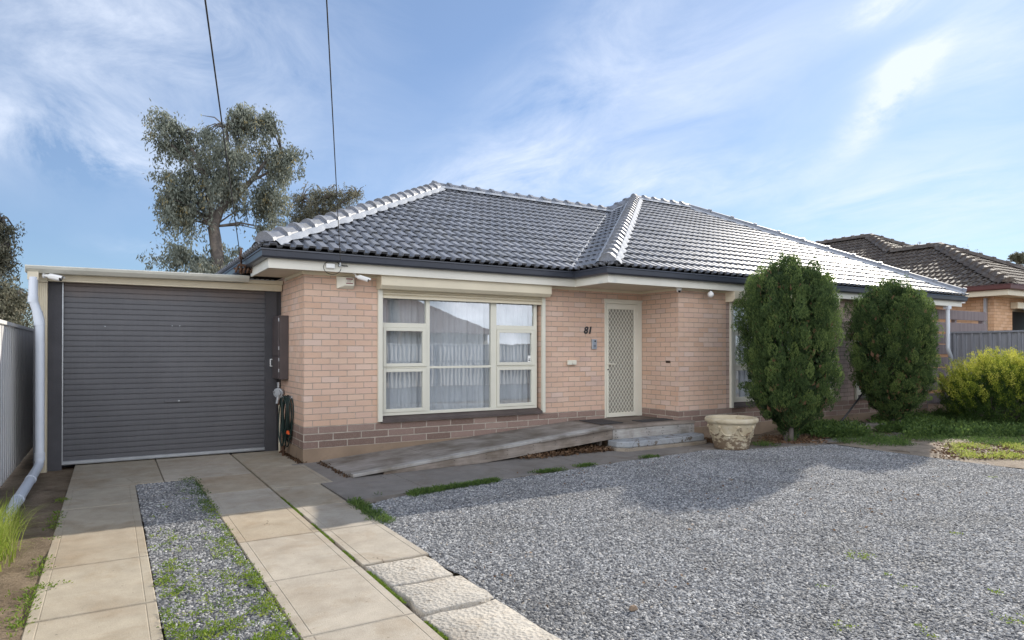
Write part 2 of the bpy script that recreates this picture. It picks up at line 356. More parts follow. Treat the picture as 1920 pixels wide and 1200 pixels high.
# ------------------------------------------------------------------ the ground
def poly_sheet(name, pts, z, mat, kind='structure'):
    mb = MB(); mb.add([(x, y, z) for x, y in pts], [tuple(range(len(pts)))])
    return tag(mb.build(name, mat), None, None, None, kind)
g = MB()
g.add([(-150,-120,-.05), (200,-120,-.05), (200,300,-.05), (-150,300,-.05)], [(0,1,2,3)])
tag(g.build('ground', M['soil']), None, None, None, 'structure')
def bumpy_sheet(name, x0, x1, y0, y1, z, amp, mat, step=.08, inside=None, zero=.0):
    nx = int((x1-x0)/step)+1; ny = int((y1-y0)/step)+1
    X, Y = np.meshgrid(np.linspace(x0, x1, nx), np.linspace(y0, y1, ny))
    Z = np.full_like(X, z)
    for k in range(9):
        a = rng.uniform(0, 6.28); fq = rng.uniform(1.2, 9); ph = rng.uniform(0, 6.28)
        Z += amp*.35*np.sin(fq*(X*math.cos(a)+Y*math.sin(a))+ph)
    Z += rng.normal(0, amp*.15, X.shape)
    V = np.stack([X.ravel(), Y.ravel(), Z.ravel()], 1)
    i = np.arange(ny*nx).reshape(ny, nx)
    Fq = np.stack([i[:-1,:-1].ravel(), i[:-1,1:].ravel(), i[1:,1:].ravel(), i[1:,:-1].ravel()], 1)
    if inside is not None:
        c = V[Fq].mean(1); Fq = Fq[inside(c[:,0], c[:,1])]
    o = mesh_np(name, V, Fq, mat); o['kind'] = 'structure'
    o.data.polygons.foreach_set('use_smooth', [True]*len(o.data.polygons)); return o
bumpy_sheet('dirt_verge', -1.06, -.40, -.6, 9.3, -.022, .016, M['soil'], .05)
bumpy_sheet('garden_bed', 8.9, 22, 2.0, 8.27, -.012, .014, M['soil'], .12, lambda x, y: (y > 6.9) | (x > 10.25))
bumpy_sheet('trodden_ground', 10.1, 13.6, 2.0, 6.45, .006, .008, M['soil_pale'], .12, lambda x, y: (y < 6.5-.16*(x-10)) )

# concrete slabs: each slab has its own edge, joints stay open
sl = MB()
def slab(x0, x1, y0, y1, mi, dz=0, tool=True):
    j = .005; x0 += j; x1 -= j; y0 += j; y1 -= j
    z = dz+random.uniform(-.003, .003); t1 = random.uniform(-.003, .003)
    def Z(x, y): return z+t1*(y-y0)
    rings = [(0, -.06), (0, -.006), (.006, 0)]
    if tool: rings += [(.055, 0), (.057, -.0022), (.061, -.0022), (.064, 0)]
    vs = []
    for ins, dzz in rings:
        iy = ins if not tool or ins < .01 else ins*.25
        for (x, y) in ((x0+ins, y0+iy), (x1-ins, y0+iy), (x1-ins, y1-iy), (x0+ins, y1-iy)): vs.append((x, y, Z(x, y)+dzz))
    fs = []
    for k in range(len(rings)-1):
        for c in range(4): fs.append((k*4+c, k*4+(c+1) % 4, (k+1)*4+(c+1) % 4, (k+1)*4+c))
    k = (len(rings)-1)*4; fs.append((k, k+1, k+2, k+3)); sl.add(vs, fs, mi)
ly = [-1.4, -.4, .6, 1.6, 2.55, 3.55, 4.60, 5.65, 6.66, 7.70, 8.78]
for a, b in zip(ly[:-1], ly[1:]): slab(-.41, .25, a, b, random.choice((0,0,2)))
my = [-1.4, -.4, .6, 1.6, 2.6, 3.61, 4.59, 5.65, 6.70, 7.74, 8.78]
for a, b in zip(my[:-1], my[1:]): slab(.87, 1.53, a, b, random.choice((0,1,2)))
slab(-.41, .545, 8.78, 10.75, 0, tool=False); slab(.545, 1.53, 8.78, 10.75, 1, tool=False)
for a, b in ((4.60,5.65), (5.65,6.63), (6.63,7.7), (7.7,9.1), (9.1,10.6)): slab(1.54, 2.07 if b < 8 else 2.24, a, b, 1 if b < 7 else 0)
tag(sl.build('driveway', M['slab']), None, None, None, 'structure')
rs = MB()
def rough_patch(x0, x1, y0, y1, h):
    n = 16; pts = []
    for i in range(n):
        t = i/n*4; s = int(t); q = t-s
        p = [(x0+(x1-x0)*q, y0), (x1, y0+(y1-y0)*q), (x1-(x1-x0)*q, y1), (x0, y1-(y1-y0)*q)][s]
        pts.append((p[0]+random.uniform(-.02, .02), p[1]+random.uniform(-.02, .02)))
    top = [(x, y, h-.004+random.uniform(-.004, .004)) for x, y in pts]; cx, cy = (x0+x1)/2, (y0+y1)/2
    inner = [(cx+(x-cx)*.94, cy+(y-cy)*.94, h+.004+random.uniform(-.002, .002)) for x, y in pts]
    vs = [(x, y, -.06) for x, y in pts]+top+inner+[(cx, cy, h+.005)]
    fs = [(i, (i+1) % n, n+(i+1) % n, n+i) for i in range(n)]+[(n+i, n+(i+1) % n, 2*n+(i+1) % n, 2*n+i) for i in range(n)]+[(2*n+i, 2*n+(i+1) % n, 3*n) for i in range(n)]
    rs.add(vs, fs, 0, True)
rough_patch(1.56, 2.02, 4.105, 4.575, .0); rough_patch(1.57, 2.05, 3.58, 4.055, .002); rough_patch(1.55, 2.06, 2.75, 3.54, -.002); rough_patch(1.56, 2.08, 1.9, 2.7, 0); rough_patch(1.56, 2.1, 1.0, 1.86, 0)
tag(rs.build('broken_concrete_strip', M['slab_rough']), None, None, None, 'structure')
# path along the house
pm = MB()
pe = [(2.085, 6.63), (3.02, 6.75), (4.3, 6.86), (5.5, 7.02), (6.75, 7.15), (7.9, 7.28), (8.55, 7.12)]
for i in range(len(pe)-1):
    (xa, ya), (xb, yb) = pe[i], pe[i+1]
    vs = [(xa+.004, ya, -.06), (xb-.004, yb, -.06), (xb-.004, 9.2, -.06), (xa+.004, 9.2, -.06)]
    z = random.uniform(-.004, .002)
    vs += [(x, y, z) for x, y, _ in vs]
    pm.add(vs, [(4,5,6,7), (0,1,5,4), (1,2,6,5), (3,0,4,7)])
tag(pm.build('path', M['slab_grey']), None, None, None, 'structure')
# low pavers edging the bed
pv = MB()
pp = [(8.6, 7.02), (9.35, 6.95), (10.1, 6.86), (10.85, 6.8), (11.6, 6.74), (12.4, 6.72), (13.1, 6.72)]
for i in range(len(pp)-1):
    (xa, ya), (xb, yb) = pp[i], pp[i+1]; z = random.uniform(.0, .012); w = .30
    a = [(xa+.01, ya-w/2), (xb-.01, yb-w/2), (xb-.012, yb+w/2), (xa+.012, ya+w/2)]
    vs = [(x, y, -.05) for x, y in a]+[(x, y, z+random.uniform(-.004, .004)) for x, y in a]
    pv.add(vs, [(4,5,6,7), (0,1,5,4), (1,2,6,5), (2,3,7,6), (3,0,4,7)])
tag(pv.build('paved_edging', M['slab_grey']), None, None, None, 'structure')

# ------------------------------------------------------------------ gravel: crushed stones laid by geometry nodes
def stone_mat():
    m, nt, N, L, B = new_mat('blue_grey_stone')
    oi = N.new('ShaderNodeObjectInfo')
    r = ramp(N, [(0, (.075,.077,.083)), (.3, (.150,.152,.157)), (.62, (.256,.256,.257)), (.88, (.39,.39,.388)), (.97, (.55,.54,.52)), (1, (.36,.31,.25))]); L.new(oi.outputs['Random'], r.inputs[0])
    P = N.new('ShaderNodeTexCoord').outputs['Object']; n = noise(N, L, P, 50, 3); nr = ramp(N, [(.3, .82), (.7, 1.15)]); L.new(n.outputs['Fac'], nr.inputs[0])
    PW = pos(N); b1 = noise(N, L, PW, 1.1, 5, .62); b1r = ramp(N, [(.32, (.80,.79,.77)), (.5, (1,1,1)), (.70, (1.10,1.10,1.10))]); L.new(b1.outputs['Fac'], b1r.inputs[0])
    o2 = mixc(N, L, 1, mixc(N, L, 1, r.outputs[0], nr.outputs[0], 'MULTIPLY'), b1r.outputs[0], 'MULTIPLY')
    L.new(o2, B.inputs['Base Color']); B.inputs['Roughness'].default_value = .75; return m
M['stone'] = stone_mat()
def gravel_base_mat():
    m, nt, N, L, B = new_mat('gravel_bed'); P = pos(N)
    v = N.new('ShaderNodeTexVoronoi'); v.inputs['Scale'].default_value = 55; L.new(P, v.inputs['Vector'])
    sp = N.new('ShaderNodeSeparateColor'); L.new(v.outputs['Color'], sp.inputs[0])
    r = ramp(N, [(0, (.04,.044,.055)), (.5, (.10,.108,.125)), (1, (.26,.265,.275))]); L.new(sp.outputs[0], r.inputs[0])
    L.new(r.outputs[0], B.inputs['Base Color']); B.inputs['Roughness'].default_value = .85
    L.new(bump(N, L, v.outputs['Distance'], 1, -.02), B.inputs['Normal']); return m
M['gbed'] = gravel_base_mat()
def gravel(name, pts, z, density, smin, smax, label):
    mb = MB(); mb.add([(x, y, z) for x, y in pts], [tuple(range(len(pts)))])
    o = mb.build(name, M['gbed'])
    tag(o, label, 'gravel', None, 'stuff')
    ng = bpy.data.node_groups.new('stones_'+name, 'GeometryNodeTree')
    ng.interface.new_socket('Geometry', in_out='INPUT', socket_type='NodeSocketGeometry'); ng.interface.new_socket('Geometry', in_out='OUTPUT', socket_type='NodeSocketGeometry')
    N, L = ng.nodes, ng.links
    gi = N.new('NodeGroupInput'); go = N.new('NodeGroupOutput')
    dp = N.new('GeometryNodeDistributePointsOnFaces'); dp.inputs['Density'].default_value = density; L.new(gi.outputs[0], dp.inputs['Mesh'])
    jn = N.new('GeometryNodeJoinGeometry')
    for k in range(5):
        ic = N.new('GeometryNodeMeshIcoSphere'); ic.inputs['Radius'].default_value = 1; ic.inputs['Subdivisions'].default_value = 2 if k < 3 else 1
        ns = N.new('ShaderNodeTexNoise'); ns.noise_dimensions = '4D'; ns.inputs['W'].default_value = k*7.3+.5; ns.inputs['Scale'].default_value = .9; ns.inputs['Detail'].default_value = 2
        sub = N.new('ShaderNodeVectorMath'); sub.operation = 'SUBTRACT'; sub.inputs[1].default_value = (.5,.5,.5); L.new(ns.outputs['Color'], sub.inputs[0])
        sc = N.new('ShaderNodeVectorMath'); sc.operation = 'SCALE'; sc.inputs['Scale'].default_value = 1.7; L.new(sub.outputs[0], sc.inputs[0])
        st = N.new('GeometryNodeSetPosition'); L.new(ic.outputs['Mesh'], st.inputs['Geometry']); L.new(sc.outputs[0], st.inputs['Offset'])
        sm = N.new('GeometryNodeSetMaterial'); sm.inputs['Material'].default_value = M['stone']; L.new(st.outputs[0], sm.inputs['Geometry'])
        ti = N.new('GeometryNodeGeometryToInstance'); L.new(sm.outputs[0], ti.inputs[0]); L.new(ti.outputs[0], jn.inputs[0])
    ins = N.new('GeometryNodeInstanceOnPoints'); L.new(dp.outputs['Points'], ins.inputs['Points']); L.new(jn.outputs[0], ins.inputs['Instance'])
    ins.inputs['Pick Instance'].default_value = True
    ri = N.new('FunctionNodeRandomValue'); ri.data_type = 'INT'; ri.inputs['Min'].default_value if False else None
    for s_ in ri.inputs:
        if s_.type == 'INT' and s_.name == 'Min': s_.default_value = 0
        if s_.type == 'INT' and s_.name == 'Max': s_.default_value = 4
    L.new([s_ for s_ in ri.outputs if s_.type == 'INT'][0], ins.inputs['Instance Index'])
    def rv(a, b, seed):
        r = N.new('FunctionNodeRandomValue'); r.data_type = 'FLOAT_VECTOR'
        r.inputs[0].default_value = a; r.inputs[1].default_value = b; r.inputs['Seed'].default_value = seed; return r.outputs[0]
    L.new(rv((-.5,-.5,0), (.5,.5,6.28), 3), ins.inputs['Rotation'])
    L.new(rv((smin*1.0, smin*.75, smin*.5), (smax*1.25, smax*.95, smax*.62), 5), ins.inputs['Scale'])
    j2 = N.new('GeometryNodeJoinGeometry'); L.new(gi.outputs[0], j2.inputs[0]); L.new(ins.outputs[0], j2.inputs[0]); L.new(j2.outputs[0], go.inputs[0])
    md = o.modifiers.new('stones', 'NODES'); md.node_group = ng
    return o
def jit(pts, a=.03, n=12):
    out = []
    for i in range(len(pts)):
        (xa, ya), (xb, yb) = pts[i], pts[(i+1) % len(pts)]
        L_ = math.hypot(xb-xa, yb-ya); k = max(1, min(n, int(L_/.25)))
        for j in range(k):
            t = j/k; out.append((xa+(xb-xa)*t+random.uniform(-a, a), ya+(yb-ya)*t+random.uniform(-a, a)))
    return out
gp = [(2.04, 2.0), (2.04, 4.55), (2.06, 5.6), (2.08, 6.35), (2.5, 6.52), (3.1, 6.70), (4.3, 6.83), (5.5, 6.98), (6.75, 7.10), (7.9, 7.20), (8.5, 6.95), (8.9, 6.83), (10.24, 6.55), (10.42, 6.2), (10.46, 5.54), (10.36, 4.84), (10.5, 3.96), (10.6, 3.0), (9.5, 1.5), (6.0, .2), (2.1, .2), (2.05, 1.0)]
gravel('gravel', jit(gp), -.006, 4600, .0072, .0138, 'blue grey crushed stone covering the front yard right of the driveway')
gravel('gravel_strip', jit([(.255, .2), (.865, .2), (.865, 8.77), (.255, 8.77)], .008), -.012, 4300, .0072, .0138, 'grey crushed stone strip between the two concrete wheel tracks')
poly_sheet('front_yard_base', [(-1.1,-7.6), (22,-7.6), (22,.25), (2.1,.25), (2.1,-1.45), (-.42,-1.45), (-.42,-1.5), (-1.1,-1.5)], -.02, M['gbed'])
poly_sheet('footpath', [(-60,-12), (60,-12), (60,-8.3), (-60,-8.3)], -.03, M['soil_pale'])
poly_sheet('road', [(-60,-20), (60,-20), (60,-12.2), (-60,-12.2)], -.036, M['asphalt'])

# ------------------------------------------------------------------ tiled roofs
RIB = .165; GAUGE = .325
def tile_face(eave0, along, up, length, run, k, cuts, mb, z0, skew=0.0):
    """eave0: xy start of the eave, along/up: unit xy directions, rises k per metre of run; cuts: (point xy, inward normal xy)"""
    sl_ = math.hypot(1, k); gr = GAUGE/sl_; nrow = int(math.ceil(run/gr))
    bm = bmesh.new()
    prof = [(0, 0), (.056, 0), (.066, .036), (.150, .036), (.160, 0)]
    for r in range(nrow):
        off = (r % 2)*0.0
        n = int(length/RIB)+2
        rows = []
        for i in range(-1, n):
            for (dx, h) in prof:
                hh = h+random.uniform(-.001, .001)
                rows.append((i*RIB+dx+off, hh))
        t0 = r*gr-.02; t1 = (r+1)*gr+.012
        rj = random.uniform(-.003, .003)
        def P(s, t, h):
            x = eave0[0]+along[0]*s+up[0]*t; y = eave0[1]+along[1]*s+up[1]*t
            return (x-up[0]*k*h/sl_, y-up[1]*k*h/sl_, z0+k*t+h/sl_)
        lo = [bm.verts.new(P(s, t0, h+.034+rj)) for s, h in rows]; hi = [bm.verts.new(P(s, t1, h+.004)) for s, h in rows]
        fr = [bm.verts.new(P(s, t0+.032, h*.9-.006+rj)) for s, h in rows]
        for i in range(len(rows)-1):
            bm.faces.new((lo[i], lo[i+1], hi[i+1], hi[i])); bm.faces.new((fr[i], fr[i+1], lo[i+1], lo[i]))
    for (px, py), (nx, ny) in cuts:
        bmesh.ops.bisect_plane(bm, geom=bm.verts[:]+bm.edges[:]+bm.faces[:], plane_co=(px, py, 0), plane_no=(nx, ny, 0), clear_inner=True)
    bm.verts.ensure_lookup_table(); bm.verts.index_update()
    mb.add([v.co[:] for v in bm.verts], [tuple(v.index for v in f.verts) for f in bm.faces]); bm.free()
def sheath(mb, pts): mb.add([(x, y, z-.01) for x, y, z in pts], [tuple(range(len(pts)))])
def ridge(a, b, parent, m, mm, w=.125, step=.36, name='ridge_capping', back=False, sidez=.5):
    """overlapping angular caps from the low end a to the high end b, with bedding mortar below both edges"""
    a = Vector(a); b = Vector(b); d = b-a; L_ = d.length; d.normalize()
    side = Vector((d.y, -d.x, 0)).normalized(); nrm = side.cross(d); nrm = nrm if nrm.z > 0 else -nrm
    mb = MB(); n = max(2, int(round(L_/step))); st = L_/n
    prof = [(-1, -.035), (-.93, .012), (-.42, .072), (0, .088), (.42, .072), (.93, .012), (1, -.035)]
    for i in range(n):
        rows = []
        wob = random.uniform(-.004, .004)
        for (t, sc, lift) in ((i*st-.035, 1.10, .026), (i*st+.045, 1.06, .022), (i*st+.055, .98, .008), ((i+1)*st, .93, .0)):
            rows.append([a+d*t+side*(p[0]*w*sc+wob)+nrm*(p[1]*sc+.03+lift) for p in prof])
        vs = [p for r in rows for p in r]; k = len(prof)
        fs = [(r*k+c, r*k+c+1, (r+1)*k+c+1, (r+1)*k+c) for r in range(3) for c in range(k-1)]
        fs.append(tuple(range(k))[::-1]); fs.append(tuple(range(3*k, 4*k)))
        mb.add(vs, fs)
    cap = mb.build(name, m, parent)
    mo = MB(); ns = int(L_/.05)
    for s in (-1, 1):
        top = []; low = []
        for j in range(ns+1):
            t = j*L_/ns; sc = abs(math.sin(j*.34+s))**.6*.060-.015+random.uniform(0, .014)
            top.append(a+d*t+side*(s*w*.93)+nrm*.03); low.append(a+d*t+side*(s*(w+.045+sc))-Vector((0,0,1))*((w+.045+sc)*sidez*.5)+nrm*.012)
        vs = top+low; m_ = ns+1
        mid = [t*.45+l*.55+nrm*.018 for t, l in zip(top, low)]
        vs = top+mid+low
        mo.add(vs, [(r*m_+j, r*m_+j+1, (r+1)*m_+j+1, (r+1)*m_+j) for r in range(2) for j in range(ns)], 0, True)
    mo.build('pointing', mm, parent)
    return cap
def norm2(x, y):
    l = math.hypot(x, y); return (x/l, y/l)

# ------------------------------------------------------------------ THE HOUSE
K = .495; ZE = 2.862
H = thing('brick_house', 'single storey salmon brick house with glossy slate blue tiled roof', 'house', (9.5, 12.5, 0))
Yf, Yw = 9.206, 8.289; XL, XR, XE = 2.258, 8.412, 16.55
WT = 2.66
def wall_panel(mb, x0, x1, y, z0, z1, holes, th=.24, mi=0, mr=None):
    """front wall facing -y with rectangular holes (x0,x1,z0,z1), reveals th deep"""
    xs = sorted({x0, x1, *[h[0] for h in holes], *[h[1] for h in holes]}); zs = sorted({z0, z1, *[h[2] for h in holes], *[h[3] for h in holes]})
    for i in range(len(xs)-1):
        for j in range(len(zs)-1):
            cx, cz = (xs[i]+xs[i+1])/2, (zs[j]+zs[j+1])/2
            if any(h[0] < cx < h[1] and h[2] < cz < h[3] for h in holes): continue
            mb.quad((xs[i], y, zs[j]), (xs[i+1], y, zs[j]), (xs[i+1], y, zs[j+1]), (xs[i], y, zs[j+1]), mi)
    for h in holes:
        m2 = mr if mr is not None else mi
        mb.quad((h[0], y, h[2]), (h[0], y, h[3]), (h[0], y+th, h[3]), (h[0], y+th, h[2]), m2)
        mb.quad((h[1], y, h[3]), (h[1], y, h[2]), (h[1], y+th, h[2]), (h[1], y+th, h[3]), m2)
        mb.quad((h[0], y, h[3]), (h[1], y, h[3]), (h[1], y+th, h[3]), (h[0], y+th, h[3]), m2)
        mb.quad((h[0], y, h[2]), (h[0], y+th, h[2]), (h[1], y+th, h[2]), (h[1], y, h[2]), m2)
wb = MB()
win_hole = (3.36, 6.165, .50, 2.60); door_hole = (7.53, 8.40, .335, 2.45)
wall_panel(wb, XL, XR, Yf, .487, WT, [(win_hole[0], win_hole[1], .487, 2.60), (door_hole[0], door_hole[1], .487, 2.45)], mi=0, mr=1)
wall_panel(wb, XR, 9.62, Yw, .487, WT, [], mi=0)
wb.quad((XR, Yw, .487), (XR, Yf, .487), (XR, Yf, WT), (XR, Yw, WT), 1)
wb.quad((XL, 18, .487), (XL, Yf, .487), (XL, Yf, WT), (XL, 18, WT), 1)
w2 = [(9.76, 12.75, .487, 2.6), (13.66, 15.9, .487, 2.6)]
wall_panel(wb, 9.62, XE, Yw, .487, WT, w2, mi=2, mr=2)
wb.quad((XE, Yw, .487), (XE, 18, .487), (XE, 18, WT), (XE, Yw, WT), 1); wb.quad((XL, 18, 0), (XE, 18, 0), (XE, 18, WT), (XL, 18, WT), 0)
wb.build('wall', [M['brick_front'], M['brick_side'], M['brick_pink']], H)
# plinth of split blocks and rendered footing
pl = MB(); o_ = .004
def plinth(z0, z1, o, a, b):
    pl.quad((XL-o, Yf-o, z0), (door_hole[0], Yf-o, z0), (door_hole[0], Yf-o, z1), (XL-o, Yf-o, z1), a)
    pl.quad((door_hole[1], Yf-o, z0), (XR, Yf-o, z0), (XR, Yf-o, z1), (door_hole[1], Yf-o, z1), a)
    pl.quad((door_hole[0], Yf-o, z0), (door_hole[1], Yf-o, z0), (door_hole[1], Yf-o, min(z1, .335)), (door_hole[0], Yf-o, min(z1, .335)), a)
    pl.quad((XR-o, Yw-o, z0), (XE+o, Yw-o, z0), (XE+o, Yw-o, z1), (XR-o, Yw-o, z1), a)
    pl.quad((XR-o, Yf-o, z0), (XR-o, Yw-o, z0), (XR-o, Yw-o, z1), (XR-o, Yf-o, z1), b)
    pl.quad((XL-o, 18, z0), (XL-o, Yf-o, z0), (XL-o, Yf-o, z1), (XL-o, 18, z1), b)
    pl.quad((XE+o, Yw-o, z0), (XE+o, 18, z0), (XE+o, 18, z1), (XE+o, Yw-o, z1), b)
plinth(.187, .487, .004, 0, 1); plinth(-.06, .187, .012, 2, 2)
for z, o in ((.487, .004), (.187, .012)):
    pl.quad((XL-o, Yf-o, z), (door_hole[0], Yf-o, z), (door_hole[0], Yf+.01, z), (XL-o, Yf+.01, z), 2)
    pl.quad((XR-o, Yw-o, z), (XE, Yw-o, z), (XE, Yw+.01, z), (XR-o, Yw+.01, z), 2)
pl.build('plinth', [M['plinth_x'], M['plinth_y'], M['footing']], H)
# roof
rf = MB()
EY, JY, JX, EX0, EX1 = 8.83, 7.98, 6.576, 1.638, 17.80
RY = 13.42; AY = 13.50; AX0 = 12.096; AX1 = 14.05
ztop = ZE+K*(RY-EY); zap = ZE+K*(AY-JY)
s2 = norm2(1, -1)
# front slope of the left part: right of its hip, left of the valley
tile_face((EX0-.3, EY), (1, 0), (0, 1), JX-EX0+6, RY-EY, K, [((EX0, EY), norm2(1, -1)), ((JX, EY), norm2(-1, 1)), ((0, RY), (0, -1))], rf, ZE)
# front slope of the right wing
tile_face((JX-.3, JY), (1, 0), (0, 1), EX1-JX+.6, AY-JY, K, [((JX, JY), norm2(1, -1)), ((EX1, JY), norm2(-(AY-JY), -(EX1-AX1))), ((0, AY), (0, -1))], rf, ZE)
# the narrow left slope of the wing
tile_face((JX, 14.2), (0, -1), (1, 0), 6.8, AX0-JX, K, [((JX, JY), norm2(-1, 1)), ((JX, EY), norm2(1, -1)), ((AX0, AY), norm2(.08, -.936))], rf, ZE)
# left hip end and rear slopes (seen only from elsewhere)
tile_face((EX0, 18.4), (0, -1), (1, 0), 10, RY-EY, K, [((EX0, EY), norm2(-1, 1)), ((EX0, 18.01), norm2(-1, -1))], rf, ZE)
tile_face((12.5, 18.01), (-1, 0), (0, -1), 11.5, RY-EY, K, [((EX0, 18.01), norm2(1, 1)), ((0, RY), (0, 1)), ((11.6, 0), (-1, 0))], rf, ZE)
kr = (zap-ZE)/(EX1-AX1)
sheath(rf, [(EX1, JY, ZE), (EX1, 19.02, ZE), (AX1, AY, zap+.02)]); sheath(rf, [(EX1, 19.02, ZE), (11.16, 19.02, ZE), (11.16, RY, ztop+.02), (AX0, AY, zap+.02), (AX1, AY, zap+.02)])
ROOF = rf.build('roof', M['tile'], H)
sh = MB()
for q in ([(EX0+.08, EY+.08, ZE), (JX, EY+.08, ZE), (11.16, RY, ztop), (EX0+RY-EY, RY, ztop)], [(JX+.08, JY+.08, ZE), (EX1-.08, JY+.08, ZE), (AX1, AY, zap), (AX0, AY, zap)], [(JX+.08, JY+.08, ZE), (AX0, AY, zap), (11.16, RY, ztop), (JX+.08, EY, ZE)],
          [(EX0+.08, EY+.08, ZE), (EX0+RY-EY, RY, ztop), (EX0+.08, 17.93, ZE)], [(EX0+.08, 17.93, ZE), (EX0+RY-EY, RY, ztop), (11.16, RY, ztop), (11.16, 17.93, ZE)]): sheath(sh, [(x, y, z-.02) for x, y, z in q])
sh.build('roof_underlay', M['interior'], ROOF)
def up3(x, y, z): return (x, y, z+.035)
ridge(up3(EX0+.07, EY+.07, ZE+.035), up3(EX0+RY-EY, RY, ztop), ROOF, M['tile'], M['mortar'])
ridge(up3(EX0+RY-EY-.1, RY, ztop), up3(11.2, RY, ztop), ROOF, M['tile'], M['mortar'])
ridge(up3(JX+.07, JY+.07, ZE+.035), up3(AX0, AY, zap), ROOF, M['tile'], M['mortar'])
ridge(up3(11.12, RY, ztop), up3(AX0, AY, zap), ROOF, M['tile'], M['mortar'])
ridge(up3(AX0-.05, AY, zap), up3(AX1+.1, AY, zap), ROOF, M['tile'], M['mortar'])
ridge(up3(EX1-.05, JY+.07, ZE+.035), up3(AX1, AY, zap), ROOF, M['tile'], M['mortar'], step=.62)
vl = MB()
for a, b in (((JX, EY, ZE+.03), (11.16, RY, ztop+.03)),):
    a = Vector(a); b = Vector(b)
    vl.quad(a+Vector((-.05,.0,.0)), a+Vector((.05,0,.0)), b+Vector((.05,0,.0)), b+Vector((-.05,0,.0)))
    n = 60
    pts = [a.lerp(b, i/n) for i in range(n+1)]
    vl.tube([p+Vector((-.07+random.uniform(-.012,.012), 0, .012)) for p in pts], .018, 6, 1)
vl.build('valley_gutter', [M['navy'], M['mortar']], ROOF)
# gutters: quad profile with rolled lip, along a path of eave corners (front visible side first)
def gutter(path, parent, mat, zt=2.848, h=.112, w=.12, name='gutter'):
    prof = [(0, 0), (-.012, .002), (-.014, -.016), (0, -.022), (.006, -h+.02), (.028, -h), (w, -h), (w, -.01), (w-.004, -.01), (w-.004, -h+.006), (.030, -h+.006), (.012, -h+.02), (.006, -.022), (.006, -.004)]
    mb = MB(); n = len(path); rings = []
    for i, p in enumerate(path):
        p = Vector(p)
        d0 = (p-Vector(path[i-1])).normalized() if i else None; d1 = (Vector(path[i+1])-p).normalized() if i < n-1 else None
        def inn(d): return Vector((-d.y, d.x))
        if d0 is None: off = inn(d1)
        elif d1 is None: off = inn(d0)
        else:
            a, b = inn(d0), inn(d1); off = (a+b)/(1+a.dot(b))
        rings.append([(p.x+off.x*q[0], p.y+off.y*q[0], zt+q[1]) for q in prof])
    k = len(prof); vs = [v for r in rings for v in r]
    mb.add(vs, [(r*k+c, r*k+(c+1) % k, (r+1)*k+(c+1) % k, (r+1)*k+c) for r in range(n-1) for c in range(k)])
    mb.add(rings[0], [tuple(range(k))]); mb.add(rings[-1], [tuple(range(k))[::-1]])
    return mb.build(name, mat, parent)
gutter([(EX0, 17.9), (EX0, EY), (JX, EY), (JX, JY), (EX1+.05, JY)], H, M['navy'])
def strip(path, off0, off1, z0, z1, mb, mi=0):
    n = len(path); R0 = []
    for i, p in enumerate(path):
        p = Vector(p); d0 = (p-Vector(path[i-1])).normalized() if i else None; d1 = (Vector(path[i+1])-p).normalized() if i < n-1 else None
        inn = lambda d: Vector((-d.y, d.x))
        if d0 is None: off = inn(d1)
        elif d1 is None: off = inn(d0)
        else: a, b = inn(d0), inn(d1); off = (a+b)/(1+a.dot(b))
        R0.append([(p.x+off.x*o, p.y+off.y*o, z) for o, z in ((off0, z0), (off1, z0), (off1, z1), (off0, z1))])
    vs = [v for r in R0 for v in r]
    mb.add(vs, [(r*4+c, r*4+(c+1) % 4, (r+1)*4+(c+1) % 4, (r+1)*4+c) for r in range(n-1) for c in range(4)], mi)
    mb.add(R0[0], [(0,1,2,3)], mi); mb.add(R0[-1], [(3,2,1,0)], mi)
fb = MB(); gpath = [(EX0, 10.2), (EX0, EY), (JX, EY), (JX, JY), (EX1-.02, JY)]
strip(gpath, .10, .125, 2.612, 2.775, fb)
fb.build('fascia', M['fascia'], H)
sb = MB(); zs = 2.628
sb.add([(EX0+.12, 10.2, zs), (EX0+.12, EY+.12, zs), (JX+.12, EY+.12, zs), (JX+.12, JY+.12, zs), (EX1-.05, JY+.12, zs), (EX1-.05, Yw+.3, zs), (XR+.1, Yw+.3, zs), (XR+.1, Yf+.3, zs), (XL+.1, Yf+.3, zs), (XL+.1, 10.2, zs)], [tuple(range(10))[::-1]])
sb.build('soffit', M['soffit'], H)
cv = MB()
strip([(XL, 10.25), (XL, Yf), (XR, Yf)], -.028, 0.0, 2.585, 2.6275, cv); strip([(XR, Yf-.03), (XR, Yw), (9.7, Yw)], -.026, 0.0, 2.587, 2.6275, cv)
cv.build('eave_moulding', M['cream'], H)

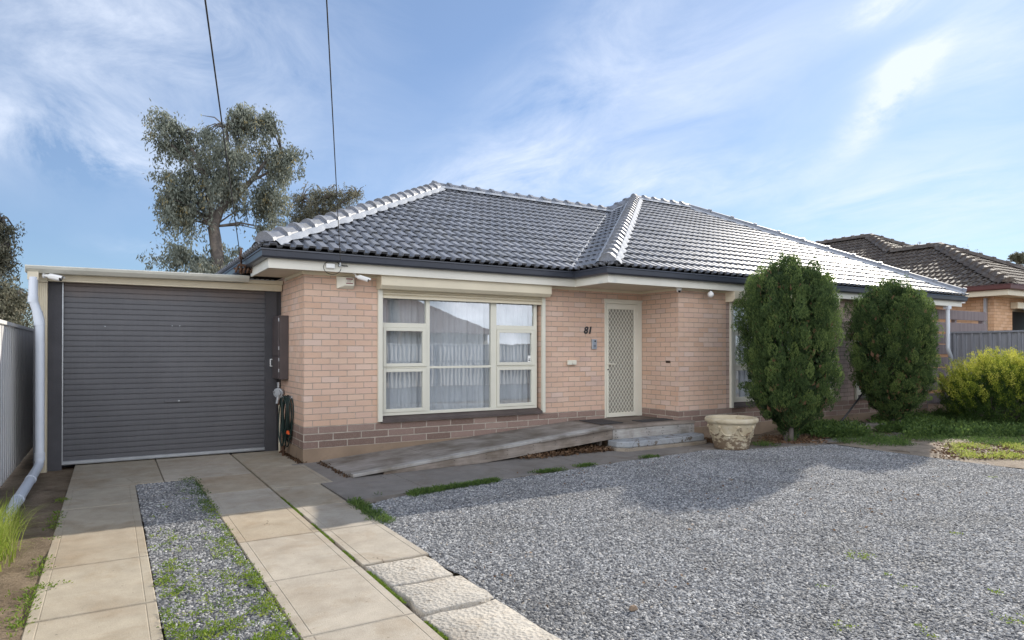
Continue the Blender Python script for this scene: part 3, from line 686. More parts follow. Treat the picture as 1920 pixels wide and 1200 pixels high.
# windows ----------------------------------------------------------
def rot_front(X, Z, y, y0): # scale about the camera so that measurements taken on the wall plane hold on plane y
    s = y/y0; return X*s, (Z-CAMH)*s+CAMH
def build_window(x0, x1, z0, z1, mull, left_rows, y0, cent_rail, name='window', mid_fixed=True):
    yw = y0+.05; S = yw/y0
    X = lambda x: x*S
    Z = lambda z: (z-CAMH)*S+CAMH
    fr = MB(); d = .06
    zb, zt = Z(z0), z1
    fr.box(X(x0)-.03, X(x0)+.012, yw, yw+d, zb, zt); fr.box(X(x1)-.055, X(x1), yw, yw+d, zb, zt)
    fr.box(X(x0)+.012, X(x1)-.055, yw-.004, yw+d, zb, zb+.045); fr.box(X(x0)+.012, X(x1)-.055, yw, yw+d, zt-.04, zt)
    for a, b in mull: fr.box(X(a), X(b), yw, yw+d, zb+.045, zt-.04)
    W = fr.build(name, M['frame'], H, .003)
    xs = [X(x0)+.012]+[X(q) for m in mull for q in m]+[X(x1)-.055]
    bays = [(xs[i], xs[i+1]) for i in range(0, len(xs), 2)]
    for bi, (a, b) in enumerate(bays):
        cent = (bi == 1)
        if cent:
            t = MB(); zc = Z(cent_rail); t.box(a, b, yw+.008, yw+d-.008, zc-.018, zc+.018); t.build('glazing_bar', M['frame'], W, .003)
            panes = [(zb+.045, zc-.018), (zc+.018, zt-.04)]
            for p0, p1 in panes:
                g_ = MB(); g_.quad((a, yw+.035, p0), (b, yw+.035, p0), (b, yw+.035, p1), (a, yw+.035, p1)); g_.build('pane', M['glass'], W)
        else:
            r = [Z(q) for q in left_rows]         # transom top, sash top, mid rail top, mid rail bottom
            t = MB(); t.box(a, b, yw-.002, yw+d, r[1], r[0]); t.build('transom', M['frame'], W, .003); t = MB(); t.box(a, b, yw+.004, yw+d, (r[2]+r[3])/2-.012, (r[2]+r[3])/2+.012); t.build('transom', M['frame'], W, .003)
            g_ = MB(); g_.quad((a, yw+.035, r[0]), (b, yw+.035, r[0]), (b, yw+.035, zt-.04), (a, yw+.035, zt-.04)); g_.build('pane', M['glass'], W)
            zm = (r[2]+r[3])/2
            for p0, p1 in ((zm+.014, r[1]-.002), (zb+.047, zm-.014)):
                s = MB(); f = .05; y1 = yw-.016; y2 = yw+.03
                s.box(a+.002, a+f, y1, y2, p0, p1); s.box(b-f-.012, b-.002, y1, y2, p0, p1); s.box(a+f, b-f-.012, y1, y2, p0, p0+f); s.box(a+f, b-f-.012, y1, y2, p1-f, p1)
                so = s.build('sash', M['frame'], W, .003)
                g_ = MB(); g_.quad((a+f, yw+.012, p0+f), (b-f-.012, yw+.012, p0+f), (b-f-.012, yw+.012, p1-f), (a+f, yw+.012, p1-f)); g_.build('pane', M['glass'], so)
    # sheer curtain hanging in soft folds behind the glass
    n = 260; L_ = X(x1)-X(x0); vs = []
    for i in range(n+1):
        x = X(x0)+L_*i/n; yy = yw+.17+.018*math.sin(i*.62)+.012*math.sin(i*.21+1)+.006*math.sin(i*1.7)
        vs += [(x, yy, zb-.05), (x, yy+.01*math.sin(i*.3), zt+.05)]
    c = MB(); c.add(vs, [(2*i, 2*i+2, 2*i+3, 2*i+1) for i in range(n)], 0, True); c.build('curtain', M['curtain'], W)
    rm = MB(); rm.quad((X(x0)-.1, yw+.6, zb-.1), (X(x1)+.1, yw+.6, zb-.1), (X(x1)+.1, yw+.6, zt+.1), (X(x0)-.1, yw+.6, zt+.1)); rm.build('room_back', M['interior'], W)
    return W
build_window(3.375, 6.08, .585, 2.40, [(4.074, 4.136), (5.204, 5.303)], (1.948, 1.880, 1.324, 1.250), Yf, 1.285)
build_window(9.80, 12.72, .585, 2.50, [(10.55, 10.62), (11.9, 11.97)], (1.93, 1.87, 1.28, 1.19), Yw, 1.24)
build_window(13.70, 15.86, .585, 2.50, [(14.35, 14.42), (15.15, 15.22)], (1.93, 1.87, 1.28, 1.19), Yw, 1.24)
def sill(x0, x1, y):
    s = MB(); n = int((x1-x0)/.23)
    for i in range(n):
        a = x0+(x1-x0)*i/n+.0015; b = x0+(x1-x0)*(i+1)/n-.0015
        s.prism([(a, y-.055, .492), (a, y-.055, .530), (a, y+.10, .590), (a, y+.10, .492)], (b-a, 0, 0))
    return s.build('window_sill', M['sill'], H)
sill(3.365, 6.16, Yf); sill(9.77, 12.74, Yw); sill(13.67, 15.89, Yw)
def shutter(x0, x1, y, gl, gr, zb, roll, pel=(.215, 2.425, 2.624)):
    t = MB(); w, b0, b1 = pel
    t.prism([(x0, y, b0), (x0, y-w+.05, b0), (x0, y-w, b0+.05), (x0, y-w, b1), (x0, y, b1)], (x1-x0, 0, 0))
    S_ = t.build('roller_shutter_box', M['cream'], H, .004, 2)
    for a, b in (gl, gr): gd = MB(); gd.box(a, b, y-.052, y-.002, zb, b0); gd.build('guide_rail', M['frame'], S_, .003)
    if roll:
        c = MB(); z = b0+.005; k = 0
        while z > roll:
            z2 = max(roll, z-.037)
            c.prism([(gl[1], y-.016, z), (gl[1], y-.028, z-.008), (gl[1], y-.028, z2+.008), (gl[1], y-.016, z2+.002), (gl[1], y-.01, z2), (gl[1], y-.01, z)], (gr[0]-gl[1], 0, 0)); z = z2
        c.box(gl[1], gr[0], y-.034, y-.008, roll-.03, roll+.004)
        c.build('rolled_curtain', M['cream'], S_)
shutter(3.290, 6.235, Yf, (3.306, 3.372), (6.160, 6.222), .505, 2.335)
shutter(9.60, 12.78, Yw, (9.70, 9.765), (12.76, 12.82), .49, 2.40)
shutter(13.6, 15.98, Yw, (13.62, 13.68), (15.9, 15.96), .49, 2.40)
st = MB(); sx, sz = 5.905*1.0055, 1.352
st.box(sx, sx+.058, Yf+.059, Yf+.060, sz, sz+.105, 0)
for k, (a, b) in enumerate(((.02, .04), (.05, .055), (.062, .067))): st.box(sx+.012, sx+.046, Yf+.0575, Yf+.0588, sz+a*.9, sz+b*.9, 1)
tag(st.build('window_sticker', [M['stickr'], M['black']]), 'small white sticker with dark print in the lower right window corner', 'sticker')

# door --------------------------------------------------------------
dj = MB(); zd0, zd1 = .34, 2.445; yd = Yf+.0
dj.box(7.525, 7.552, yd-.012, yd+.10, zd0, zd1); dj.box(8.29, 8.402, yd-.012, yd+.10, zd0, zd1); dj.box(7.552, 8.29, yd-.012, yd+.10, 2.385, zd1); dj.box(7.50, 8.405, yd-.03, yd-.012, 2.43, 2.462)
DJ = dj.build('door_frame', M['frame'], H, .003)
dl = MB(); a, b, y1, y2 = 7.556, 8.286, yd-.022, yd+.012; c0, c1 = zd0+.008, 2.38
dl.box(a, a+.048, y1, y2, c0, c1); dl.box(b-.085, b, y1, y2, c0, c1); dl.box(a+.048, b-.085, y1, y2, c0, c0+.075); dl.box(a+.048, b-.085, y1, y2, c1-.095, c1)
for z in (.6, 1.35, 2.15): dl.tube([(b+.004, y1-.002, z), (b+.004, y1-.002, z+.1)], .009, 8)
D = dl.build('security_door', M['frame'], H, .003)
dg = MB(); gx0, gx1, gz0, gz1 = a+.046, b-.083, c0+.073, c1-.093
dw, dh = .0745, .105
def clipseg(p, q):
    (x0, z0), (x1, z1) = p, q; t0, t1 = 0, 1
    for o, dd, lo, hi in ((x0, x1-x0, gx0, gx1), (z0, z1-z0, gz0, gz1)):
        if abs(dd) < 1e-9: continue
        ta, tb = (lo-o)/dd, (hi-o)/dd
        if ta > tb: ta, tb = tb, ta
        t0 = max(t0, ta); t1 = min(t1, tb)
    return None if t0 >= t1 else ((x0+(x1-x0)*t0, z0+(z1-z0)*t0), (x0+(x1-x0)*t1, z0+(z1-z0)*t1))
Hh = gz1-gz0; run = Hh*dw/dh
for sgn in (1, -1):
    i = -int(run/dw)-2
    while i*dw < (gx1-gx0)+run+.1:
        xs_ = gx0+i*dw; p, q = (xs_, gz0), (xs_+sgn*run, gz1)
        c = clipseg(p, q)
        if c:
            (xa, za), (xb, zb) = c; hw = .0042
            y_ = yd-.006+sgn*.0012
            dg.add([(xa-hw, y_-.004, za), (xa+hw, y_-.004, za), (xb+hw, y_-.004, zb), (xb-hw, y_-.004, zb), (xa-hw, y_+.002, za), (xa+hw, y_+.002, za), (xb+hw, y_+.002, zb), (xb-hw, y_+.002, zb)], [(0,1,2,3), (0,4,5,1), (1,5,6,2), (3,2,6,7), (0,3,7,4)])
        i += 1
i = 0
z = gz0
while z < gz1:
    x = gx0+(0 if int(round((z-gz0)/(dh/2))) % 2 == 0 else dw/2)
    while x < gx1:
        if x > gx0+.004: dg.box(x-.008, x+.008, yd-.0115, yd-.004, z-.011, z+.011)
        x += dw
    z += dh/2
dg.build('diamond_grille', M['frame'], D)
sc_ = MB(); sc_.quad((gx0, yd+.006, gz0), (gx1, yd+.006, gz0), (gx1, yd+.006, gz1), (gx0, yd+.006, gz1))
M['mesh'] = paint('fly_screen', (.27,.255,.22), .7, .08, 2); sc_.build('fly_screen', M['mesh'], D)
hd = MB(); hx = 7.582; hz = 1.30
hd.box(hx-.014, hx+.014, y1-.006, y1, hz-.09, hz+.04); hd.tube([(hx, y1-.004, hz), (hx, y1-.045, hz), (hx+.02, y1-.052, hz), (hx+.125, y1-.05, hz-.003)], .009, 8)
hd.tube([(hx, y1-.012, hz-.10), (hx, y1-.002, hz-.10)], .012, 10, 1); hd.build('door_handle', [M['offwhite'], M['black']], D)
# right downpipe of the house
dp = MB(); px_, py_ = 17.19, 8.12
dp.box(px_-.075, px_+.075, py_-.05, py_+.07, 2.54, 2.62); dp.tube([(px_, py_, 2.56), (px_, py_, 1.62), (px_+.03, py_, 1.54), (px_+.22, py_+.04, 1.40), (px_+.3, py_+.05, 1.3), (px_+.3, py_+.05, 0)], .045, 14)
dp.build('downpipe', M['pvc'], H)

# things on the walls -------------------------------------------------
def text_mesh(name, s, size, x, y, z, mat, shear=0, ext=.006):
    cu = bpy.data.curves.new(name, 'FONT'); cu.body = s; cu.size = size; cu.extrude = ext; cu.shear = shear; cu.offset = .004; cu.resolution_u = 4
    t = bpy.data.objects.new(name+'_c', cu); COL.objects.link(t); bpy.context.view_layer.update()
    me = bpy.data.meshes.new_from_object(t.evaluated_get(bpy.context.evaluated_depsgraph_get())); bpy.data.objects.remove(t)
    me.name = name; me.materials.clear(); me.materials.append(mat)
    me.transform(Matrix.Rotation(math.pi/2, 4, 'X')); o = bpy.data.objects.new(name, me); COL.objects.link(o); o.location = (x, y, z); return o
hn = text_mesh('house_number', '81', .175, 7.052, Yf-.009, 1.838, M['black'], .22)
tag(hn, 'black metal house number 81 on the brick beside the door', 'house number')
ic = thing('intercom', 'slim silver doorbell intercom panel below the black house number', 'intercom', (7.279, Yf, 1.56))
q = MB(); q.box(7.226, 7.332, Yf-.028, Yf, 1.562, 1.742); q.build('housing', M['steel'], ic, .005, 2)
q = MB(); q.box(7.236, 7.322, Yf-.031, Yf-.0281, 1.572, 1.732); q.build('face_plate', paint('brushed_face', (.34,.38,.44), .3, .1, 20, None, .5, .6), ic, .002)
q = MB(); q.tube([(7.288, Yf-.034, 1.705), (7.288, Yf-.0305, 1.705)], .016, 16); q.build('lens', M['black'], ic)
q = MB(); [q.box(7.252, 7.306, Yf-.0325, Yf-.0312, 1.63-i*.014, 1.636-i*.014) for i in range(3)]; q.build('speaker_slot', M['black'], ic)
vb = thing('wall_vent_box', 'small cream box with round cover low on the brick between window and door', 'vent box', (6.78, Yf, 1.28))
q = MB(); q.box(6.69, 6.875, Yf-.05, Yf, 1.292, 1.375); q.build('housing', M['offwhite'], vb, .012, 2)
q = MB(); q.tube([(6.80, Yf-.062, 1.335), (6.80, Yf-.049, 1.335)], .032, 18); q.build('round_cover', M['offwhite'], vb, .003)
q = MB(); q.box(8.402, 8.4125, 8.48, 8.585, 1.322, 1.362, 0)
for i in range(4): q.box(8.398, 8.4018, 8.492+i*.023, 8.505+i*.023, 1.330, 1.354, 1)
tag(q.build('wall_slot_vent', [M['copper'], M['black']]), 'small rusty slot vent in the brick side wall of the porch', 'vent')
# siren box
sr = thing('alarm_siren_box', 'off white alarm siren box with maroon print under the eave', 'alarm box', (2.80, Yf, 2.41))
q = MB(); x0, x1, z0, z1 = 2.705, 2.945, 2.412, 2.582; yb = Yf-.085
q.add([(x0, Yf, z0), (x1, Yf, z0), (x1, Yf, z1), (x0, Yf, z1), (x0+.0, Yf-.02, z0), (x1, Yf-.02, z0), (x1, Yf-.02, z1), (x0, Yf-.02, z1), (x0+.095, yb, z0+.04), (x1-.008, yb, z0+.04), (x1-.008, yb, z1-.012), (x0+.095, yb, z1-.012)],
      [(0,4,5,1), (1,5,6,2), (2,6,7,3), (3,7,4,0), (4,8,9,5), (5,9,10,6), (6,10,11,7), (7,11,8,4), (8,11,10,9)])
q.build('housing', M['offwhite'], sr, .006, 2)
q = MB(); q.box(x0+.115, x1-.03, yb-.002, yb-.0005, z1-.045, z1-.028); q.box(x0+.115, x1-.03, yb-.002, yb-.0005, z1-.105, z1-.092)
for i in range(3): q.box(x0+.125, x1-.045-i*.008, yb-.002, yb-.0005, z1-.058-i*.012, z1-.055-i*.012)
q.build('print', M['redprint'], sr)
for zz in (z0+.028, z1-.028): q = MB(); q.tube([(x0+.013, Yf-.024, zz), (x0+.013, Yf-.018, zz)], .007, 10); q.build('screw', M['black'], sr)
def bullet_camera(base, joint, tip, r, label):
    c = thing('security_camera', label, 'security camera', base, 'security cameras under the eaves')
    b, j, t = Vector(base), Vector(joint), Vector(tip); d = (t-j).normalized()
    q = MB(); q.tube([b, b.lerp(j, .15)], r*.95, 16); q.tube([b, j], r*.45, 12); q.tube([j-d*.01, j+d*.03], r*.6, 12); q.build('bracket', M['white'], c)
    q = MB(); s = j+d*.02; q.tube([s, s+d*.012, t-d*.004], [r*.82, r, r], 18); q.build('body', M['white'], c, .002)
    up = Vector((0,0,1)); side = d.cross(up).normalized(); u2 = side.cross(d)
    q = MB(); pts = [(-1.12, .25), (-1.0, .9), (-.5, 1.16), (.5, 1.16), (1.0, .9), (1.12, .25)]
    vs = []; 
    for tt in (s+d*.02, t+d*.028): vs += [tt+side*(p[0]*r)+u2*(p[1]*r) for p in pts]+[tt+side*(p[0]*r*.94)+u2*(p[1]*r*.94) for p in pts[::-1]]
    k = 12; q.add(vs, [(i, (i+1) % k, k+(i+1) % k, k+i) for i in range(k)]+[tuple(range(k))[::-1], tuple(range(k, 2*k))]); q.build('sun_hood', M['white'], c)
    q = MB(); q.tube([t-d*.003, t+d*.006], r*.9, 18, 0); q.build('front_glass', M['black'], c)
    q = MB(); q.tube([t+d*.005, t+d*.010], r*.38, 12, 0); q.build('lens', M['steel'], c)
    return c
bullet_camera((2.905, 9.02, 2.628), (2.925, 9.0, 2.575), (3.075, 8.93, 2.525), .030, 'white bullet camera hanging from the eave beside the alarm box')
bullet_camera((-.735, 10.36, 2.50), (-.70, 10.33, 2.497), (-.553, 10.25, 2.462), .034, 'white bullet camera with black front at the left end of the garage beam')
c = thing('dome_camera', 'small white dome camera under the porch soffit at the brick corner', 'security camera', (8.36, 8.22, 2.50))
q = MB(); q.tube([(8.36, 8.22, 2.628), (8.36, 8.22, 2.60)], .05, 20); q.lathe([(.0, -.045), (.025, -.04), (.04, -.022), (.046, 0), (.048, .02)], (8.36, 8.22, 2.585), 20); q.build('housing', M['white'], c)
q = MB(); q.lathe([(0, -.036), (.012, -.034), (.022, -.02), (.026, -.0)], (8.345, 8.195, 2.572), 14); q.build('lens', M['black'], c)
lp = thing('bulkhead_lamp', 'round white glass lamp on a black arm below the wing fascia', 'lamp', (9.03, 8.12, 2.48))
q = MB(); q.tube([(9.06, 8.13, 2.628), (9.06, 8.13, 2.58), (9.04, 8.12, 2.572)], .013, 10); q.tube([(9.06, 8.13, 2.628), (9.06, 8.13, 2.618)], .045, 14); q.build('arm', M['black'], lp)
q = MB(); q.lathe([(0, -.055), (.025, -.05), (.045, -.033), (.055, -.005), (.05, .025), (.03, .045), (.018, .055), (.018, .062)], (9.02, 8.11, 2.528), 22); q.build('glass_globe', M['white'], lp)
# telephone junction box and its cable loop on the fascia
jb = thing('cable_junction_box', 'white cable box on the left fascia with a black cable loop', 'junction box', (2.53, 8.90, 2.645))
yj = EY+.098
q = MB(); q.box(2.475, 2.60, yj-.035, yj, 2.650, 2.720); q.build('housing', M['white'], jb, .012, 2)
q = MB(); cx_, cz_ = 2.555, 2.668
q.tube([(cx_+.118*math.cos(t), yj-.045, cz_-.008+.092*math.sin(t)) for t in np.linspace(.3, 2*math.pi-.05, 30)], .0045, 6); q.tube([(2.66, yj-.04, 2.70), (2.72, yj-.06, 2.685), (2.77, yj-.045, 2.69), (2.76, yj-.03, 2.705), (2.69, yj-.02, 2.705)], .0045, 6); q.build('cable_loop', M['wire'], jb)
q = MB(); q.box(2.645, 2.675, yj-.05, yj, 2.685, 2.705); q.box(2.652, 2.668, yj-.06, yj-.02, 2.70, 2.745); q.build('hook', M['steel'], jb)
# overhead service wires running to the street pole behind the photographer
def service(p0, u, v, label, r=.0042):
    a = Vector(p0); d = Vector(ray(u, v)); best = None
    # a straight line from a that crosses the ray (u, v) at a point 3 m ahead and carries on over the street
    t = (a.y*.42)/d.y; b = Vector((d.x*t, d.y*t, d.z*t+CAMH))
    e = a+(b-a)*2.6
    q = MB(); q.tube([a.lerp(e, i/24)-Vector((0,0,.03*math.sin(math.pi*i/24))) for i in range(25)], r, 6); return q, a
q, a = service((2.662, yj-.055, 2.735), 613, 0, '')
tag(q.build('service_wire', M['wire']), 'black overhead wire rising from the junction box on the front fascia', 'wire', 'overhead service wires')
q, a = service((1.60, 10.15, 2.80), 386, 0, '', .0055)
tag(q.build('service_wire', M['wire']), 'thicker black overhead wire rising from the rusty bracket over the garage roof', 'wire', 'overhead service wires')
q = MB()
q.box(1.54, 1.72, 10.05, 10.09, 2.742, 2.775); q.box(1.50, 1.74, 10.12, 10.16, 2.70, 2.725); q.tube([(1.6, 10.15, 2.64), (1.6, 10.15, 3.02)], .015, 8)
for i in range(5): q.tube([(1.52+i*.05, 10.10, 2.66), (1.53+i*.05, 10.06, 2.70), (1.55+i*.05, 10.1, 2.74)], .016, 7)
q.tube([(1.6, 10.15, 2.86), (1.6, 10.15, 2.93)], .03, 10)
tag(q.build('wire_bracket', M['copper']), 'rusty wire bracket under the left gutter end beside the garage roof', 'bracket')

# ------------------------------------------------------------------ GARAGE
G = thing('garage', 'flat roofed garage with dark grey ribbed roller door left of the house', 'garage', (.7, 12, 0))
yg = 10.587
q = MB(); q.box(-.765, -.552, yg, yg+.12, -.05, 2.50); q.build('wall_pier', M['dark_render'], G)
q = MB(); q.box(2.018, 2.188, yg, yg+.12, -.05, 2.50); q.build('wall_pier', M['dark_render'], G)
q = MB(); q.box(2.19, 2.252, yg+.02, yg+.1, -.05, 2.46); q.build('gap_filler', M['interior'], G)
# roller door: ribbed curtain
q = MB(); prof = []; z = .055; P_ = .0735
while z < 2.52:
    prof += [(.006, z), (-.006, z+.0035), (-.0068, z+.030), (-.006, z+.0635), (.006, z+.0670)]; z += P_
n = len(prof); xa, xb = -.56, 2.03
nn = 14; vs = []
for k in range(nn+1):
    x = xa+(xb-xa)*k/nn
    for yy, zz in prof: vs.append((x, yg+.045+yy+.004*math.sin(k*1.1+zz*3), zz))
q.add(vs, [(k*n+i, (k+1)*n+i, (k+1)*n+i+1, k*n+i+1) for k in range(nn) for i in range(n-1)], 0)
DR = q.build('roller_door', M['roller'], G)
q = MB(); q.box(-.552, 2.017, yg+.018, yg+.06, .012, .062); q.box(-.552, 2.017, yg+.006, yg+.03, .022, .034); q.build('bottom_rail', M['steel'], DR, .003)
q = MB(); q.box(.66, .98, yg+.018, yg+.040, .80, .835); q.tube([(.84, yg+.012, .818), (.84, yg+.03, .818)], .012, 12, 1); q.build('lock_bar', [M['roller'], M['steel']], DR, .003)
for (u, v) in ((197, 612), (323, 611), (337, 611)):
    p = bp(u, v, y=yg+.03); q = MB(); q.tube([(p[0], p[1]-.005, p[2]), (p[0], p[1]+.01, p[2])], .007, 8); q.build('rivet', M['steel'], DR)
q = MB(); q.box(-.552, -.540, yg-.004, yg+.02, .02, 2.44); q.build('door_track', M['steel'], G)
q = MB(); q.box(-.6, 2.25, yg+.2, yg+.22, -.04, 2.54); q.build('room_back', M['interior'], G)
# beam, post, gutter, roof
q = MB(); yb = 10.50
q.box(-.70, 2.246, yb, yb+.08, 2.470, 2.545); q.box(-.70, 2.240, yb-.012, yb+.08, 2.447, 2.470); q.build('beam', M['cream'], G, .003)
q = MB(); q.box(1.70, 2.246, 10.44, 10.57, 2.5455, 2.605); q.build('beam_end_block', M['cream'], G, .003)
q = MB(); q.box(-.815, -.705, 10.48, 10.58, 2.43, 2.535); q.build('post_cap', M['cream'], G, .003)
q = MB(); pf = []
for i in range(5): pf += [(-.812+i*.021, 10.50), (-.812+i*.021+.013, 10.50), (-.812+i*.021+.015, 10.508), (-.812+i*.021+.019, 10.508)]
pf += [(-.708, 10.50), (-.708, 10.58), (-.812, 10.58)]
q.prism([(x, y, -.05) for x, y in pf], (0, 0, 2.475)); q.build('post', M['cream'], G)
gq = MB()
gprof = [(y+.14, 2.628+(z-2.715)*.80) for y, z in [(10.16, 2.715), (10.145, 2.70), (10.155, 2.66), (10.20, 2.60), (10.345, 2.60), (10.345, 2.715), (10.340, 2.715), (10.340, 2.606), (10.205, 2.606), (10.165, 2.66), (10.156, 2.70), (10.165, 2.71)]]
gq.prism([(-.925, y, z-.005) for y, z in gprof], (2.665, 0, 0.02)); gq.box(-.93, -.923, 10.29, 10.485, 2.535, 2.625); gq.build('gutter', paint('grey_cream_gutter', (.58,.57,.50), .4, .06, 3, ((.45,.44,.38), .6, 4)), G)
q = MB(); 
for i in range(42):
    x = -.9+i*.072; q.prism([(x, 10.42, 2.600), (x+.02, 10.42, 2.612), (x+.052, 10.42, 2.612), (x+.072, 10.42, 2.600), (x+.072, 10.42, 2.596), (x, 10.42, 2.596)], (0, 7, -.02))
q.build('roof', M['steel'], G)
q = MB(); q.box(-.86, -.80, yg, 17, -.05, 2.55); q.box(-.86, 2.2, 17, 17.05, -.05, 2.55); q.build('side_wall', M['fence_grey'], G)
# pvc downpipe with its run along the ground
q = MB(); rp = .0505
q.box(-.905, -.79, 10.30, 10.40, 2.44, 2.54, 1)
q.tube([(-.845, 10.33, 2.47), (-.845, 10.30, 2.20), (-.838, 10.30, 2.16), (-.785, 10.30, 1.98), (-.771, 10.30, 1.92), (-.768, 10.30, .18), (-.768, 10.27, .12), (-.770, 10.18, .085), (-.775, 9.3, .07), (-.785, 7.2, .055), (-.79, 6.2, .045)], rp, 18)
for a, b in (((-.845, 10.30, 2.15), (-.845, 10.30, 2.23)), ((-.80, 10.30, 2.03), (-.773, 10.30, 1.86)), ((-.768, 10.30, .24), (-.768, 10.30, .14)), ((-.774, 9.32, .071), (-.774, 9.24, .071)), ((-.78, 8.2, .062), (-.78, 8.1, .062))): q.tube([a, b], rp+.006, 18)
q.build('downpipe', [M['pvc'], M['cream']], G)
# keypad, meter box, gas regulator, hose
kp = thing('keypad', 'small silver keypad on the dark pier right of the roller door', 'keypad', (2.125, yg, 1.30))
q = MB(); q.box(2.085, 2.165, yg-.02, yg, 1.295, 1.412); q.build('housing', M['white'], kp, .004)
q = MB(); q.box(2.097, 2.153, yg-.024, yg-.0201, 1.308, 1.400); q.build('button_panel', M['dark_render'], kp, .002)
mt = thing('meter_box', 'tall dark brown electricity meter box on the side wall by the garage', 'meter box', (2.19, 10.3, 1.04))
q = MB(); q.box(2.128, 2.256, 10.10, 10.54, 1.11, 2.06); q.build('housing', M['meter'], mt, .006, 2)
for za, zb_ in ((1.125, 1.45), (1.46, 2.05)): q = MB(); q.box(2.112, 2.1275, 10.115, 10.53, za, zb_); q.build('door', M['meter'], mt, .004)
for z in (1.22, 1.38, 1.55, 1.97): q = MB(); q.tube([(2.118, 10.108, z), (2.118, 10.108, z+.05)], .008, 8); q.build('hinge', M['steel'], mt)
gr_ = thing('gas_regulator', 'grey gas regulator with cream riser pipe below the brown meter box', 'gas regulator', (2.18, 10.45, 0))
q = MB(); q.tube([(2.16, 10.36, .90), (2.19, 10.40, .90)], .075, 18); q.tube([(2.145, 10.33, .90), (2.175, 10.37, .90)], .045, 14); q.tube([(2.17, 10.38, .98), (2.17, 10.38, 1.06)], .022, 10); q.tube([(2.09, 10.37, .915), (2.17, 10.37, .915)], .018, 10); q.tube([(2.15, 10.37, .74), (2.17, 10.37, .86)], .028, 10); q.build('regulator_body', M['steel'], gr_, 0)
for px2, py2, r2 in ((2.185, 10.36, .015), (2.205, 10.48, .012)): q = MB(); q.tube([(px2, py2, .72), (px2, py2, -.02)], r2, 10); q.build('riser_pipe', M['cream'], gr_)
q = MB(); q.tube([(2.165, 10.36, .72), (2.165, 10.36, .80)], .016, 10); q.build('brass_union', M['copper'], gr_)
hs = thing('garden_hose', 'coiled dark green garden hose hanging on the side wall beside the garage', 'hose', (2.18, 9.9, .1))
q = MB(); random.seed(3)
for k in range(11):
    yc = 9.92+random.uniform(-.05, .05); hw_ = .17+random.uniform(-.07, .05); top = .86+random.uniform(-.03, .03); bot = .22+random.uniform(-.12, .12); dx = .020+k*.0115
    pts = []
    for i in range(29):
        t = 2*math.pi*i/28; zz = (top+bot)/2+(top-bot)/2*math.cos(t); ww = hw_*abs(math.sin(t))**.8*(1 if math.sin(t) > 0 else -1)*(1-.25*(1-math.cos(t))/2)
        pts.append((XL-dx-.012*math.sin(t*2+k), yc+ww, zz))
    q.tube(pts, .0085, 7, 0, False)
q.tube([(2.20, 9.96, .30), (2.19, 10.0, .16), (2.19, 10.05, .09)], .0085, 7)
q.build('hose_coil', M['rubber'], hs)
q = MB(); q.tube([(2.16, 9.70, .38), (2.15, 9.66, .37)], .022, 10); q.tube([(2.16, 9.66, .37), (2.15, 9.61, .365)], .014, 10); q.build('hose_fitting', M['orange'], hs)
q = MB(); q.box(XL-.03, XL-.002, 9.84, 10.02, .84, .88); q.tube([(XL-.01, 9.93, .86), (XL-.16, 9.93, .865), (XL-.17, 9.93, .90)], .012, 8); q.build('hanger', M['steel'], hs)
q = MB(); q.tube([(2.16, 10.0, -.01), (2.16, 10.0, .13)], .018, 10); q.tube([(2.16, 10.0, .08), (2.10, 9.97, .06)], .014, 8); q.tube([(2.16, 10.0, .13), (2.16, 10.0, .15)], .03, 10)
tag(q.build('garden_tap', M['copper']), 'small corroded brass tap at ground level under the hose coil', 'tap')

# ------------------------------------------------------------------ ramp, porch deck, step
def zr(x): return .02+(.335-.02)*(x-2.475)/(6.74-2.475)
rmp = thing('access_ramp', 'long weathered grey timber ramp rising to the front door', 'ramp', (4.6, 8.5, 0))
q = MB()
xs_ = [2.475, 3.72, 5.30, 6.735]
for a, b in zip(xs_[:-1], xs_[1:]):
    a_, b_ = a+.004, b-.004
    y0a = 7.93; ys = 9.16
    q.add([(a_, y0a, zr(a_)-.016), (b_, y0a+.05, zr(b_)-.016), (b_, ys, zr(b_)-.016), (a_, ys, zr(a_)-.016), (a_, y0a, zr(a_)), (b_, y0a+.05, zr(b_)), (b_, ys, zr(b_)), (a_, ys, zr(a_))], [(3,2,1,0), (4,5,6,7), (0,1,5,4), (1,2,6,5), (2,3,7,6), (3,0,4,7)])
q.build('deck_board', M['ply'], rmp)
q = MB()
xe = [2.50, 4.55, 6.74]
for a, b in zip(xe[:-1], xe[1:]):
    ya, yb_ = 7.80+.24*(a-2.475)/4.265, 7.80+.24*(b-2.475)/4.265
    q.add([(a+.002, ya, zr(a)-.018), (b-.002, yb_, zr(b)-.018), (b-.002, yb_+.14, zr(b)-.018), (a+.002, ya+.14, zr(a)-.018), (a+.002, ya, zr(a)+.022), (b-.002, yb_, zr(b)+.022), (b-.002, yb_+.14, zr(b)+.022), (a+.002, ya+.14, zr(a)+.022)], [(3,2,1,0), (4,5,6,7), (0,1,5,4), (1,2,6,5), (2,3,7,6), (3,0,4,7)])
q.build('edge_board', M['wood_lt'], rmp, .004)
q = MB(); a, b = 2.9, 6.74; ya, yb_ = 7.815+.24*(a-2.475)/4.265, 7.815+.24*(b-2.475)/4.265
q.add([(a, ya, .0), (4.4, 7.815+.24*(4.4-2.475)/4.265, .005), (b, yb_, .15), (b, yb_, zr(b)-.019), (a, ya, zr(a)-.019)]+[(a, ya+.04, .0), (4.4, 7.855+.24*(4.4-2.475)/4.265, .005), (b, yb_+.04, .15), (b, yb_+.04, zr(b)-.019), (a, ya+.04, zr(a)-.019)],
      [(0,1,2,3,4), (9,8,7,6,5), (0,5,6,1), (1,6,7,2), (2,7,8,3), (3,8,9,4), (4,9,5,0)]); q.build('skirt_board', M['wood'], rmp)
